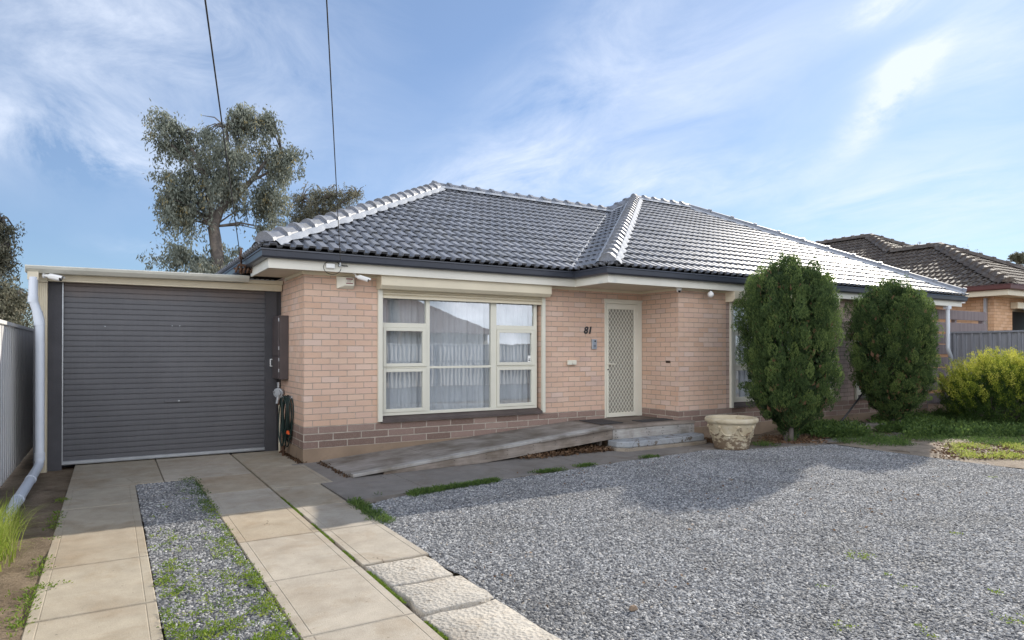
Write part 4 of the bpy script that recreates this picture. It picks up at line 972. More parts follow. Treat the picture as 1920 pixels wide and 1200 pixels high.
for x in (3.2, 3.9, 4.4, 4.75, 5.2, 5.6, 6.0, 6.35, 6.62):
    for dz in (-.045, -.10):
        if zr(x)+dz > .03:
            yk = 7.815+.24*(x-2.475)/4.265; q = MB(); q.tube([(x, yk-.002, zr(x)+dz), (x, yk+.004, zr(x)+dz)], .006, 6); q.build('nail_head', M['black'], rmp)
q = MB(); q.box(3.2, 6.7, 8.9, 8.99, 0, .02); 
for x in (5.2, 6.0, 6.6): q.box(x, x+.05, 8.20, 9.1, .0, zr(x)-.02)
q.build('bearer', M['wood'], rmp)
pd = thing('porch_deck', 'weathered timber platform in front of the cream security door', 'deck', (7.6, 8.6, 0))
q = MB(); q.box(6.745, 8.40, 8.20, 9.19, .305, .335); q.build('deck_board', M['wood_dk'], pd)
q = MB(); q.box(6.745, 8.56, 8.035, 8.195, .300, .342); q.build('edge_board', M['wood'], pd, .005)
q = MB(); q.box(6.745, 8.545, 8.05, 8.09, .135, .299); q.box(8.50, 8.545, 8.09, 8.27, .135, .299); q.build('skirt_board', M['wood_lt'], pd, .003)
for x in (6.80, 6.83, 7.15, 7.45, 7.5, 7.8, 7.83, 8.15, 8.48):
    for z in (.17, .215, .27):
        if random.random() < .75: q = MB(); q.tube([(x+random.uniform(-.02,.02), 8.047, z), (x, 8.053, z)], .006, 6); q.build('nail_head', M['black'], pd)
q = MB(); q.box(6.8, 8.45, 8.12, 9.15, .0, .30, 0); q.build('support_block', M['footing'], pd)
stp = thing('front_step', 'low concrete step with worn pale blue paint below the porch platform', 'step', (7.55, 7.9, 0))
def oct_(x0, x1, y0, y1, c): return [(x0+c, y0), (x1-c, y0), (x1, y0+c), (x1, y1), (x0, y1), (x0, y0+c)]
q = MB(); q.prism([(x, y, -.02) for x, y in oct_(6.60, 8.55, 7.66, 8.045, .13)], (0, 0, .07)); q.build('base_course', M['step_base'], stp, .008)
q = MB(); q.prism([(x, y, .05) for x, y in oct_(6.63, 8.53, 7.70, 8.045, .13)], (0, 0, .095)); q.build('tread', M['step'], stp, .018, 3)
for nm, pts, lab in (('doormat', [(6.80, 8.42), (7.28, 8.42), (7.36, 9.08), (6.86, 9.08)], 'dark rubber doormat at the top of the ramp left of the security door'), ('doormat', [(7.62, 8.36), (8.36, 8.36), (8.36, 8.62), (7.64, 8.62)], 'narrow dark doormat lying on the platform directly before the security door')):
    q = MB(); zz = .336; q.prism([(x, y, zz) for x, y in pts], (0, 0, .010)); tag(q.build(nm, M['mat_blk'], None, .002), lab, 'doormat', 'doormats on the porch')

# ------------------------------------------------------------------ the pot
def potmat():
    m, nt, N, L, B = new_mat('stained_cast_stone'); P = pos(N)
    n = noise(N, L, P, 6, 6, .6); r = ramp(N, [(.3, (.42,.34,.22)), (.55, (.52,.45,.32)), (.75, (.58,.53,.42))]); L.new(n.outputs['Fac'], r.inputs[0])
    st = N.new('ShaderNodeMapping'); st.inputs['Scale'].default_value = (5, 5, 11); L.new(P, st.inputs[0]); g = noise(N, L, st.outputs[0], 1.6, 6, .7)
    sp = N.new('ShaderNodeSeparateXYZ'); L.new(P, sp.inputs[0])
    low = mathn(N, L, 'SUBTRACT', .36, sp.outputs[2]); f = mathn(N, L, 'ADD', g.outputs['Fac'], mathn(N, L, 'MULTIPLY', low, .5))
    gr = ramp(N, [(.57, 0), (.64, .85)]); L.new(f, gr.inputs[0]); out = mixc(N, L, gr.outputs[0], r.outputs[0], (.12,.075,.045))
    L.new(out, B.inputs['Base Color']); B.inputs['Roughness'].default_value = .9
    f2 = noise(N, L, P, 60, 4); L.new(bump(N, L, f2.outputs['Fac'], 1, .004), B.inputs['Normal']); return m
M['pot'] = potmat()
pt = thing('planter_pot', 'large empty cast stone pot with swag relief and brown stains', 'pot', (8.38, 7.12, 0))
pc = (8.38, 7.12, 0)
n = 120; prof = [(.250, 0), (.262, .01), (.270, .06), (.300, .17), (.335, .29), (.360, .38), (.368, .405), (.385, .412), (.402, .425), (.408, .45), (.402, .478), (.385, .49), (.362, .488), (.348, .470), (.335, .40), (.31, .30), (.29, .24), (0.0, .235)]
q = MB(); q.lathe(prof, pc, 64); q.build('bowl', M['pot'], pt)
q = MB()
def on_pot(t, z):
    rr = np.interp(z, [0, .06, .17, .29, .38, .405], [.262, .270, .300, .335, .360, .368]); return (pc[0]+rr*math.cos(t), pc[1]+rr*math.sin(t), z)
for k in range(8):
    t0 = k*math.pi/4+.2
    pts = [on_pot(t0+math.pi/4*s, .345-.13*math.sin(math.pi*s)-.02*math.sin(3*math.pi*s)) for s in np.linspace(0, 1, 14)]
    q.tube(pts, [.008+.008*math.sin(math.pi*i/13) for i in range(14)], 7)
    for s in (-1, 1):
        pts = [on_pot(t0+s*(.02+.10*j/7), .345-.10*(j/7)**1.5+.018*math.sin(j)) for j in range(8)]; q.tube(pts, [.011, .010, .009, .008, .008, .007, .008, .009], 6)
    cx = on_pot(t0, .355); q.lathe([(0, -.03), (.02, -.022), (.03, 0), (.02, .022), (0, .03)], cx, 8, 0, False)
    cx = on_pot(t0+math.pi/8, .20); q.lathe([(0, -.02), (.015, -.012), (.02, 0), (.012, .014), (0, .02)], cx, 8, 0, False)
q.build('swag_relief', M['pot'], pt)

# ------------------------------------------------------------------ garden odds and ends
q = MB(); a = Vector(bp(1566, 801, y=7.75)); b = Vector(bp(1645, 700, y=7.55)); a.z = 0.0
q.tube([a, a.lerp(b, .5)+Vector((.0,0,-.01)), b], .018, 10)
tag(q.build('leaning_pole', M['black']), 'thin black pole leaning diagonally into the second conifer from the wall foot', 'pole')
tr = thing('stone_trough', 'low flat stone trough lying in the weeds between the two conifers', 'trough', (12.6, 7.35, 0))
q = MB(); pts = [(12.05,7.25), (12.9,7.08), (13.1,7.25), (12.75,7.5), (12.2,7.58)]; q.prism([(x, y, .0) for x, y in pts], (0, 0, .09)); q.build('trough_base', M['step_base'], tr, .03, 3)
q = MB(); q.prism([(12.35+(x-12.35)*.75, 7.36+(y-7.36)*.75, .091) for x, y in pts], (0, 0, .04)); q.build('slate_lid', M['slab_grey'], tr, .01)
q = MB(); c_ = bp(1598, 790, y=7.45); q.lathe([(0, -.06), (.03, -.052), (.052, -.03), (.06, 0), (.052, .03), (.03, .052), (0, .06)], (c_[0], c_[1], .13), 14, 0, False); q.tube([(c_[0], c_[1], 0), (c_[0], c_[1], .08)], .03, 8)
tag(q.build('stone_ball', M['slab_grey']), 'small round stone ornament beside the flat stone trough', 'ornament')
q = MB(); q.add([(-.05,-.03,0), (.05,-.035,0), (.055,.03,0), (-.04,.035,0), (-.03,-.015,.045), (.025,-.02,.055), (.03,.02,.04), (-.02,.02,.05)], [(3,2,1,0), (4,5,6,7), (0,1,5,4), (1,2,6,5), (2,3,7,6), (3,0,4,7)])
q.v = [(x*.6+2.64, y*.6+2.97, z*.6+.004) for x, y, z in q.v]; tag(q.build('loose_rock', M['footing'], None, .006), 'single brown rock sitting on the grey gravel in the foreground', 'rock')

# ------------------------------------------------------------------ fences
def ribbed_panel(mb, p0, p1, z0, z1, period=.19, depth=.035, mi=0, flat=False):
    p0 = Vector((*p0, 0)); p1 = Vector((*p1, 0)); d = p1-p0; L_ = d.length; d.normalize(); nrm = Vector((d.y, -d.x, 0))
    pts = []; s = 0
    pr = [(0, 0), (.42, 0), (.50, 1), (.72, 1), (.80, 0), (.86, .35), (.92, 0)]
    while s < L_:
        for a, h in pr:
            if s+a*period <= L_: pts.append((s+a*period, h*depth))
        s += period
    pts.append((L_, 0)); n = len(pts)
    vs = [p0+d*s+nrm*h+Vector((0,0,z0)) for s, h in pts]+[p0+d*s+nrm*h+Vector((0,0,z1)) for s, h in pts]
    mb.add(vs, [(i, i+1, n+i+1, n+i) for i in range(n-1)], mi)
def steel_fence(p0, p1, top, label, mat, matpost, rails, posts, group, side=1, post_top=None, zcap=.045, name='steel_fence'):
    f = thing(name, label, 'fence', ((p0[0]+p1[0])/2, (p0[1]+p1[1])/2, 0), group)
    q = MB(); ribbed_panel(q, p0, p1, -.02, top-.03); q.build('infill_sheet', mat, f)
    d = (Vector((*p1, 0))-Vector((*p0, 0))); L_ = d.length; d.normalize(); nr = Vector((d.y, -d.x, 0))
    def bar(z0, z1, off0, off1, nm, m, s0=0, s1=None):
        a = Vector((*p0, 0))+d*s0; b = Vector((*p0, 0))+d*(L_ if s1 is None else s1); q = MB()
        vs = [a+nr*off0, b+nr*off0, b+nr*off1, a+nr*off1]; q.prism([v+Vector((0,0,z0)) for v in vs], (0, 0, z1-z0)); q.build(nm, m, f, .003)
    bar(top-zcap, top, -.025, .05, 'top_rail', mat)
    for z in rails: bar(z-.02, z+.02, .036, .07, 'rail', matpost)
    for s, w in posts: bar(-.03, post_top or top-.02, .04, .095, 'post', matpost, s, s+w)
    return f
steel_fence((-1.07, 14.2), (-1.07, -7.6), 1.885, 'cream ribbed steel boundary fence along the left of the driveway', M['fence_cream'], M['steel'], (1.29,), ((2.35, .06), (4.45, .06), (6.9, .06), (9.3, .06), (11.7, .06), (14.1, .06)), None, post_top=1.36)
steel_fence((17.45, 8.2), (17.45, 2.2), 2.0, 'dark grey ribbed steel side fence beyond the golden shrub', M['fence_grey'], M['fence_grey'], (), ((0, .06), (2.2, .06), (4.4, .06)), None)
for f_ in bpy.data.objects:
    pass
sf = thing('timber_slat_screen', 'brown horizontal timber slat screen between the house end and the neighbour', 'fence', (18.1, 8.4, 0))
for z in (2.31, 2.02, 1.73, 1.44, 1.15, .86, .57, .28):
    q = MB(); j = random.uniform(-.02, .02); q.box(16.6, 19.7, 8.35, 8.38, z+j, z+j+.235); q.build('slat', M['slat'], sf, .006)
for x in (16.7, 18.1, 19.5): q = MB(); q.box(x, x+.09, 8.385, 8.47, 0, 2.48); q.build('post', M['slat'], sf)
# fence behind the photographer, mirrored in the windows
steel_fence((4.0, -8.0), (-14.0, -8.0), 1.85, 'cream steel street fence left of the white gate behind the camera', M['fence_cream'], M['steel'], (1.1,), tuple((i*2.4, .06) for i in range(8)), None)
steel_fence((34, -8.0), (10.0, -8.0), 1.85, 'cream steel street fence right of the white gate behind the camera', M['fence_cream'], M['steel'], (1.1,), tuple((i*2.4, .06) for i in range(10)), None)
gt = thing('picket_gate', 'white picket gate in the street fence behind the camera', 'gate', (7, -8, 0))
for i in range(34):
    q = MB(); x = 4.1+i*.173; h = 1.62+.12*math.sin(i*.37); q.box(x, x+.075, -8.02, -7.99, .08, h-.05); q.prism([(x, -8.02, h-.05), (x+.075, -8.02, h-.05), (x+.0375, -8.02, h)], (0, .03, 0)); q.build('picket', M['white'], gt)
for za in (.35, 1.25): q = MB(); q.box(4.05, 9.95, -8.06, -8.02, za, za+.08); q.build('rail', M['white'], gt)
oh = thing('opposite_house', 'pale house with terracotta roof across the street, mirrored in the window', 'house', (14, -32, 0))
q = MB(); q.box(4, 26, -38, -28, 0, 3.0); q.build('wall', paint('pale_render', (.55,.50,.42), .9, .06, 1), oh)
q = MB(); a, b, c, d = (3.3,-27.3,2.9), (26.7,-27.3,2.9), (26.7,-38.7,2.9), (3.3,-38.7,2.9); e, f = (9,-33,6.1), (21,-33,6.1)
q.add([a, b, c, d, e, f], [(0,1,5,4), (1,2,5), (2,3,4,5), (3,0,4), (3,2,1,0)]); q.build('roof', paint('terracotta', (.15,.10,.085), .8, .15, 8), oh)
for xa2, xb2 in ((7, 9.5), (13, 16)): q = MB(); q.box(xa2, xb2, -27.99, -27.95, .9, 2.2); q.build('window', M['interior'], oh)

# ------------------------------------------------------------------ NEIGHBOUR
Nb = thing('neighbour_house', 'orange brick neighbour house with old brown grey tiled roof and maroon gutter', 'house', (26, 15, 0))
nk = .518; nz = 3.30
nx0, ny0, nx1 = 20.5, 8.16, 27.2; by0, bx1 = 9.7, 31.1; by1 = 24.0
rf = MB(); GAUGE = .33
ap2 = (23.85, 11.51); ap1 = (25.8, 15.0)
z2 = nz+nk*(ap2[0]-nx0); z1 = nz+nk*(ap1[0]-nx0)
# left slope (shared by wing and body)
tile_face((nx0, by1), (0, -1), (1, 0), by1-ny0+.5, ap1[0]-nx0, nk, [((nx0, ny0), norm2(-1, 1)), ], rf, nz)
LB = rf; 
# cut the shared slope above the wing ridge: rebuild as two faces
rf = MB()
tile_face((nx0, by1), (0, -1), (1, 0), by1-ny0+.5, ap2[0]-nx0, nk, [((nx0, ny0), norm2(-1, 1)), ((ap2[0], 0), (-1, 0))], rf, nz)
tile_face((nx0, by1), (0, -1), (1, 0), by1-ny0+.5, ap1[0]-nx0, nk, [((nx0, by0), norm2(-1, 1)), ((ap2[0], 0), (1, 0)), ((ap1[0], 0), (-1, 0))], rf, nz)
# front slopes
tile_face((nx0-.3, ny0), (1, 0), (0, 1), nx1-nx0+.6, ap2[1]-ny0, nk, [((nx0, ny0), norm2(1, -1)), ((nx1, ny0), norm2(-1, -1))], rf, nz)
tile_face((nx0+1, by0), (1, 0), (0, 1), bx1-nx0, ap1[1]-by0, nk, [((nx0, by0), norm2(1, -1)), ((bx1, by0), norm2(-1, -1)), ((23.85, 13.05), norm2(.7, .7))], rf, nz)
RFn = rf.build('roof', M['tile_old'], Nb)
q = MB(); sheath(q, [(nx0+.1, by1, nz), (nx0+.1, ny0+.1, nz), (ap2[0], ap2[1], z2), (ap2[0], by1, z2)]); sheath(q, [(nx0+.1, ny0+.1, nz), (nx1-.1, ny0+.1, nz), (ap2[0], ap2[1], z2)])
sheath(q, [(nx1, ny0, nz), (nx1, 13.05, nz), (ap2[0], 13.05, z2), (ap2[0], ap2[1], z2)]); sheath(q, [(nx0+.1, by0+.1, nz), (bx1, by0+.1, nz), (ap1[0], ap1[1], z1)]); sheath(q, [(ap2[0], 13.05, z2), (ap1[0], ap1[1], z1), (ap1[0], by1, z1), (ap2[0], by1, z2)])
sheath(q, [(bx1, by0, nz), (bx1, by1, nz), (ap1[0], by1, z1), (ap1[0], ap1[1], z1)]); sheath(q, [(nx0, by1, nz), (ap1[0], by1, z1), (bx1, by1, nz)])
q.build('roof_underlay', M['tile_old'], RFn)
def rg(a, b, st=.4): ridge(a, b, RFn, M['tile_old'], M['tile_old'], .15, st)
rg((nx0+.05, ny0+.05, nz+.08), (ap2[0], ap2[1], z2+.05)); rg((nx1-.05, ny0+.05, nz+.08), (ap2[0], ap2[1], z2+.05)); rg((ap2[0], 13.05, z2+.05), (ap2[0], ap2[1]-.05, z2+.05))
rg((23.85, 13.05, z2+.05), (ap1[0], ap1[1], z1+.05)); rg((bx1-.05, by0+.05, nz+.08), (ap1[0], ap1[1], z1+.05)); rg((ap1[0], by1, z1+.05), (ap1[0], ap1[1]-.05, z1+.05))
gutter([(nx0-.05, by1), (nx0-.05, ny0-.05), (nx1, ny0-.05)], Nb, M['maroon'], nz+.03, .14)
q = MB(); strip([(nx0-.05, by1), (nx0-.05, ny0-.05), (nx1, ny0-.05)], .11, .14, nz-.26, nz-.08, q); q.build('fascia', M['cream'], Nb)
q = MB(); q.add([(nx0+.08, by1, nz-.245), (nx0+.08, ny0+.08, nz-.245), (nx1, ny0+.08, nz-.245), (nx1, 9.0, nz-.245), (21.2, 9.0, nz-.245), (21.2, by1, nz-.245)], [(5,4,3,2,1,0)]); q.build('soffit', M['cream'], Nb)
q = MB(); q.quad((21.05, by1, 0), (21.05, 8.75, 0), (21.05, 8.75, nz-.24), (21.05, by1, nz-.24), 1); wall_panel(q, 21.05, 27, 8.75, 0, nz-.24, [(22.15, 24.3, 1.0, 2.75)], mi=0, mr=1); q.build('wall', [M['orange_x'], M['orange_y']], Nb)
q = MB(); q.box(22.15, 22.22, 8.80, 8.86, 1.0, 2.75); q.box(24.23, 24.3, 8.80, 8.86, 1.0, 2.75); q.box(22.22, 24.23, 8.80, 8.86, 2.68, 2.75); q.box(22.22, 24.23, 8.80, 8.86, 1.0, 1.07)
W_ = q.build('window', M['cream'], Nb); q = MB(); q.quad((22.2, 8.85, 1.05), (24.25, 8.85, 1.05), (24.25, 8.85, 2.7), (22.2, 8.85, 2.7)); q.build('pane', M['black'], W_)
q = MB(); q.box(22.0, 24.5, 8.55, 8.74, 2.74, 2.92); q.build('awning_box', M['cream'], Nb, .01)
q = MB(); q.add([(22.35, 8.56, 2.78), (24.4, 8.56, 2.78), (24.4, 8.12, 1.7), (22.35, 8.12, 1.7), (22.35, 8.58, 2.78), (24.4, 8.58, 2.78), (24.4, 8.14, 1.7), (22.35, 8.14, 1.7)], [(3,2,1,0), (4,5,6,7), (0,4,7,3), (1,2,6,5), (2,3,7,6)]); q.build('awning_cloth', M['fence_grey'], Nb)
q = MB(); q.box(20.95, 21.03, 8.90, 8.97, 0, 3.02); q.build('downpipe', M['steel'], Nb)
q = MB(); q.box(20.60, 20.68, 9.30, 9.42, nz-.42, nz-.10); q.build('rainhead', M['white'], Nb)

# ------------------------------------------------------------------ FOLIAGE
def unit(v): return v/np.maximum(np.linalg.norm(v, axis=1, keepdims=True), 1e-9)
def leaves(C, D, ln, wd, tint, fold=None):
    """rhombic leaves at C pointing along D"""
    n = len(C); D = unit(D); Rr = rng.normal(size=(n, 3)); S = unit(np.cross(D, Rr))
    ln = np.broadcast_to(ln, (n,))[:, None]; wd = np.broadcast_to(wd, (n,))[:, None]
    V = np.stack([C, C+D*ln*.45+S*wd*.5, C+D*ln, C+D*ln*.45-S*wd*.5], 1).reshape(-1, 3)
    return V, np.arange(n*4).reshape(n, 4), tint
def cat(parts):
    V = []; Fq = []; T = []; o = 0
    for v, f, t in parts: V.append(v); Fq.append(f+o); T.append(t); o += len(v)
    return np.concatenate(V), np.concatenate(Fq), np.concatenate(T)
def conifer(cx, cy, hts, wid, label, ntuft, trunk_lean=(0, 0), seed=1, bald=None):
    global rng
    rng = np.random.default_rng(seed)
    c = thing('conifer', label, 'conifer', (cx, cy, 0), 'clipped conifers in front of the right wing')
    hts = np.array(hts); wid = np.array(wid); H_ = hts[-1]
    ph = rng.uniform(0, 6.28, 8); am = np.array([.03, .035, .03, .03, .03, .03, .03, .03]); kk = np.array([2, 3, 4, 5, 7, 9, 11, 13]); hz = rng.uniform(.5, 3, 8)
    def rad(t, h): return np.interp(h, hts, wid)*(1+(am[:, None]*np.sin(kk[:, None]*t[None]+ph[:, None]+hz[:, None]*h[None])).sum(0))
    # flame shaped tufts set in and on the surface
    h = rng.uniform(0, 1, ntuft*6); w = np.interp(h*H_, hts, wid); keep = rng.uniform(0, wid.max(), len(h)) < w+.1; h = h[keep][:ntuft]*H_; n = len(h)
    t = rng.uniform(0, 2*math.pi, n); dep = rng.beta(1.1, 2.6, n)*.36; r = np.maximum(rad(t, h)-dep-.03, .02)
    th = rng.uniform(.15, .34, n)*(.55+.45*np.clip(h/H_*1.6, 0, 1)); tw = rng.uniform(.05, .10, n); tb = np.clip(rng.normal(.45, .22, n), .0, .88)
    out = np.stack([np.cos(t), np.sin(t), np.zeros(n)], 1); ax = unit(out*(.06+.16*rng.random(n))[:, None]+np.array([0, 0, 1.])*1.0+rng.normal(0, .07, (n, 3)))
    base = np.stack([cx+out[:, 0]*r, cy+out[:, 1]*r, h-.08], 1)
    m = 150; parts = []
    s = rng.beta(1.3, 1.2, (n, m)); a = rng.uniform(0, 2*math.pi, (n, m)); prof = np.sin(np.pi*np.clip(s*.9+.08, 0, 1))**.8
    ref = unit(np.cross(ax, rng.normal(size=(n, 3)))); ref2 = np.cross(ax, ref)
    rr = prof*tw[:, None]*rng.uniform(.72, 1.06, (n, m))
    dirn = ref[:, None]*np.cos(a)[..., None]+ref2[:, None]*np.sin(a)[..., None]
    C = base[:, None]+ax[:, None]*(s*th[:, None])[..., None]+dirn*rr[..., None]
    D = ax[:, None]*1.0+dirn*.34+rng.normal(0, .11, (n, m, 3))
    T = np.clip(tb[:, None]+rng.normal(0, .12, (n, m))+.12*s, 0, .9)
    dead = rng.random(n) < .004; T[dead] = 1.0
    V, Fq, T = leaves(C.reshape(-1, 3), D.reshape(-1, 3), rng.uniform(.020, .044, n*m), rng.uniform(.008, .015, n*m), T.ravel())
    # inner mass that closes the crown
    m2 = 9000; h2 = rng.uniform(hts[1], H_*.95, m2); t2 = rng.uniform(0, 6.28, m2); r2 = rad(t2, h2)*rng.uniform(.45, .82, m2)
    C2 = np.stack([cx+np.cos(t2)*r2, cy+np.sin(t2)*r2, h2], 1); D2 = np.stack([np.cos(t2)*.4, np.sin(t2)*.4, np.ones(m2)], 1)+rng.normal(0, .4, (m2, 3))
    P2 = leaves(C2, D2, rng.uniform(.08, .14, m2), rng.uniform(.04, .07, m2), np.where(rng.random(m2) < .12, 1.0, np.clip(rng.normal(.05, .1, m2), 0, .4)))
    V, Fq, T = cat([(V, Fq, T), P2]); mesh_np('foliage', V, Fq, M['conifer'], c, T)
    q = MB(); random.seed(seed)
    for k in range(7):
        a = random.uniform(0, 6.28); rr_ = random.uniform(.02, .10); q.tube([(cx+rr_*math.cos(a), cy+rr_*math.sin(a), -.03), (cx+rr_*1.6*math.cos(a), cy+rr_*1.6*math.sin(a), .35), (cx+.35*math.cos(a+.3), cy+.35*math.sin(a+.3), 1.1), (cx+.4*math.cos(a+.3), cy+.4*math.sin(a+.3), 2.0)], [.045, .035, .022, .008], 7)
    q.build('trunk', M['bark'], c)
    return c
k1 = .00905
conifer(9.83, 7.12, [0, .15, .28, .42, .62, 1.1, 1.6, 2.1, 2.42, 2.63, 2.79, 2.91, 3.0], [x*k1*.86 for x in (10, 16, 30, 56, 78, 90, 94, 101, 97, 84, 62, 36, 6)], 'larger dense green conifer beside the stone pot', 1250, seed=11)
k2 = .01045
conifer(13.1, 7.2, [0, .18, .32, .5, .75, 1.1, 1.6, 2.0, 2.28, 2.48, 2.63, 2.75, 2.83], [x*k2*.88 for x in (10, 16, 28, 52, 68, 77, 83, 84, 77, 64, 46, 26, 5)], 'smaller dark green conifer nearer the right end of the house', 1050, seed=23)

def golden_shrub():
    global rng; rng = np.random.default_rng(5)
    cx, cy = 15.95, 6.45
    c = thing('golden_shrub', 'low spreading yellow green shrub in front of the grey fence', 'shrub', (cx, cy, 0))
    n = 2300; t = rng.uniform(0, 6.28, n); rr = np.sqrt(rng.random(n)); X = cx+1.36*rr*np.cos(t); Y = cy+1.05*rr*np.sin(t)
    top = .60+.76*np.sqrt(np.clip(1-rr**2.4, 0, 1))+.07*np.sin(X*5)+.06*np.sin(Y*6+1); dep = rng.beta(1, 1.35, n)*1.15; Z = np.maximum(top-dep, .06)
    m = 46; C0 = np.stack([X, Y, Z], 1); ax = unit(np.stack([(X-cx)*.5, (Y-cy)*.5, np.full(n, 1.)], 1)+rng.normal(0, .28, (n, 3))); L_ = rng.uniform(.12, .26, n)
    s = rng.random((n, m)); C = C0[:, None]+ax[:, None]*(s*L_[:, None])[..., None]+rng.normal(0, .02, (n, m, 3)); D = ax[:, None]+rng.normal(0, .45, (n, m, 3))
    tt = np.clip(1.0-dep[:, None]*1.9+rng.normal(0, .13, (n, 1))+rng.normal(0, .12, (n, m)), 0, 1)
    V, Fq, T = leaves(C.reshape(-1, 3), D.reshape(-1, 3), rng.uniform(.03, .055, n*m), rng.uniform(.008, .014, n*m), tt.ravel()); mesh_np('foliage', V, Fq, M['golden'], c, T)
    q = MB(); random.seed(9)
    for k in range(60):
        a = random.uniform(0, 6.28); b = random.uniform(.3, 1.2); q.tube([(cx+.15*math.cos(a), cy+.12*math.sin(a), 0), (cx+b*.5*math.cos(a), cy+b*.4*math.sin(a), .22), (cx+b*math.cos(a+.2), cy+b*.8*math.sin(a+.2), .62)], [.022, .014, .005], 5, 0, False)
    q.build('branches', M['bark'], c)
golden_shrub()

def gum_tree(name, label, Y, crowns, limbs, nstrand, mat, leafl=.13, seed=3, drop=(.3, 1.3), depth=1.0, per=26, group=None, loc=None, tilt=.0, clump=17, csize=.26, shr=.88):
    """crowns: (u, v, ru, rv) ellipses of the photo laid at distance Y and given the same depth; limbs: lists of (u, v, radius)"""
    global rng; rng = np.random.default_rng(seed)
    def W(u, v): return np.array(bp(u, v, y=Y))
    p0 = W(limbs[0][0][0], limbs[0][0][1]); c = thing(name, label, 'tree', (float(p0[0]), Y, 0), group)
    sc = Y/FW[1]/F_*1.1
    q = MB()
    for l in limbs:
        pts = [Vector(W(u, v))+Vector((0, (i*.25 if k else 0), 0)) for i, (u, v, r) in enumerate(l) for k in (0,)]
        q.tube(pts, [r for _, _, r in l], 8, 0, False)
    b0 = Vector(W(*limbs[0][0][:2])); q.tube([(b0.x, Y, -.1), (b0.x+.05, Y, b0.z*.5), b0], [limbs[0][0][2]*1.5, limbs[0][0][2]*1.2, limbs[0][0][2]], 9, 0, False)
    crowns = [(a, b, c_*shr, d_*shr) for a, b, c_, d_ in crowns]; areas = np.array([a[2]*a[3] for a in crowns], float); ncl = max(6, int(nstrand/clump)); pk = rng.choice(len(crowns), ncl, p=areas/areas.sum())
    cr = np.array(crowns, float)[pk]
    d = unit(rng.normal(size=(ncl, 3)))*(rng.random(ncl)**(1/3.2))[:, None]
    d[:, 2] = np.abs(d[:, 2])*.9*np.where(rng.random(ncl) < .6, 1, -1)
    ctr = np.array([W(a[0], a[1]) for a in cr]); right = np.array(RT); st0 = ctr+right*(d[:, :1]*cr[:, 2:3]*sc)+np.array([FW[0], FW[1], 0])*(d[:, 1:2]*cr[:, 2:3]*sc*depth)+np.array([0, 0, 1.])*(d[:, 2:]*cr[:, 3:4]*sc)
    cs_ = rng.uniform(.6, 1.3, ncl)*csize; cti = rng.normal(0, .13, ncl); own = rng.integers(0, ncl, nstrand)
    st0 = st0[own]+rng.normal(0, 1, (nstrand, 3))*np.array([1, 1, .55])*cs_[own][:, None]
    ln = rng.uniform(*drop, nstrand)*np.clip(cs_[own]/csize, .6, 1.3)*(.4+.6*rng.random(nstrand))
    s = rng.random((nstrand, per)); sway = rng.normal(0, .16, (nstrand, 1, 3))*s[..., None]
    C = st0[:, None]+np.array([0, 0, -1.])*(s*ln[:, None])[..., None]+sway+rng.normal(0, .06, (nstrand, per, 3))
    D = np.array([0, 0, -1.])+rng.normal(0, .55+tilt, (nstrand, per, 3))
    tb = np.clip(rng.normal(.45, .16, nstrand)+cti[own], 0, .92); tb[rng.random(nstrand) < .03] = 1
    T = np.clip(tb[:, None]+rng.normal(0, .12, (nstrand, per)), 0, 1)
    V, Fq, T = leaves(C.reshape(-1, 3), D.reshape(-1, 3), rng.uniform(leafl*.6, leafl*1.2, nstrand*per), rng.uniform(leafl*.22, leafl*.38, nstrand*per), T.ravel())
    mesh_np('crown', V, Fq, mat, c, T)
    # twigs from limb ends into the crown
    ends = [Vector(W(l[-1][0], l[-1][1])) for l in limbs]; random.seed(seed)
    for i in rng.choice(nstrand, min(130, nstrand), replace=False):
        p = Vector(st0[i]); e = min(ends, key=lambda k: (k-p).length)
        if (e-p).length < 2.0 and p.z > e.z-.5: q.tube([e, e.lerp(p, .5)+Vector((0, 0, .15)), p], [.035, .02, .007], 5, 0, False)
    q.build('trunk', M['bark'], c); return c
gum_tree('gum_tree', 'tall drooping grey green gum tree rising behind the garage roof', 24,
    [(335,235,52,34), (300,245,30,18), (350,290,50,40), (420,215,48,28), (460,225,40,22), (500,240,30,26), (440,280,60,45), (520,285,30,34), (515,330,32,44), (470,350,45,40), (380,340,45,36), (335,350,28,34), (335,385,22,24), (500,385,26,40), (490,430,18,24), (365,400,18,36), (395,460,34,32), (430,470,26,28), (340,480,20,20), (425,320,40,40), (360,470,24,36), (440,495,30,18), (380,500,44,14)],
    [[(412,520,.20), (404,450,.19), (400,425,.18)], [(400,425,.17), (412,395,.14), (440,370,.12), (470,340,.08), (500,300,.05)], [(400,425,.15), (395,385,.11), (385,330,.09), (365,290,.06), (340,250,.04)], [(440,370,.08), (430,310,.06), (425,240,.04)], [(385,330,.06), (350,300,.05), (310,260,.03)], [(470,340,.05), (510,320,.04), (530,290,.02)]],
    1750, M['gum'], .145, 31, (.25, 1.2), 1.0, 24, clump=20, csize=.22, shr=.82)
gum_tree('gum_tree', 'smaller open crowned tree behind the left hip of the roof', 30,
    [(600,370,36,18), (570,385,28,20), (640,365,36,16), (670,372,22,14), (590,410,36,20), (560,420,18,20), (625,395,30,18), (545,400,12,18), (520,470,16,14)],
    [[(618,470,.14), (615,430,.12), (612,405,.1)], [(612,405,.08), (590,385,.05), (565,375,.03)], [(612,405,.08), (640,380,.05), (670,368,.03)], [(612,405,.07), (608,375,.03)]],
    620, M['gumdry'], .12, 37, (.1, .5), 1.0, 22, tilt=.4, clump=9, csize=.25)
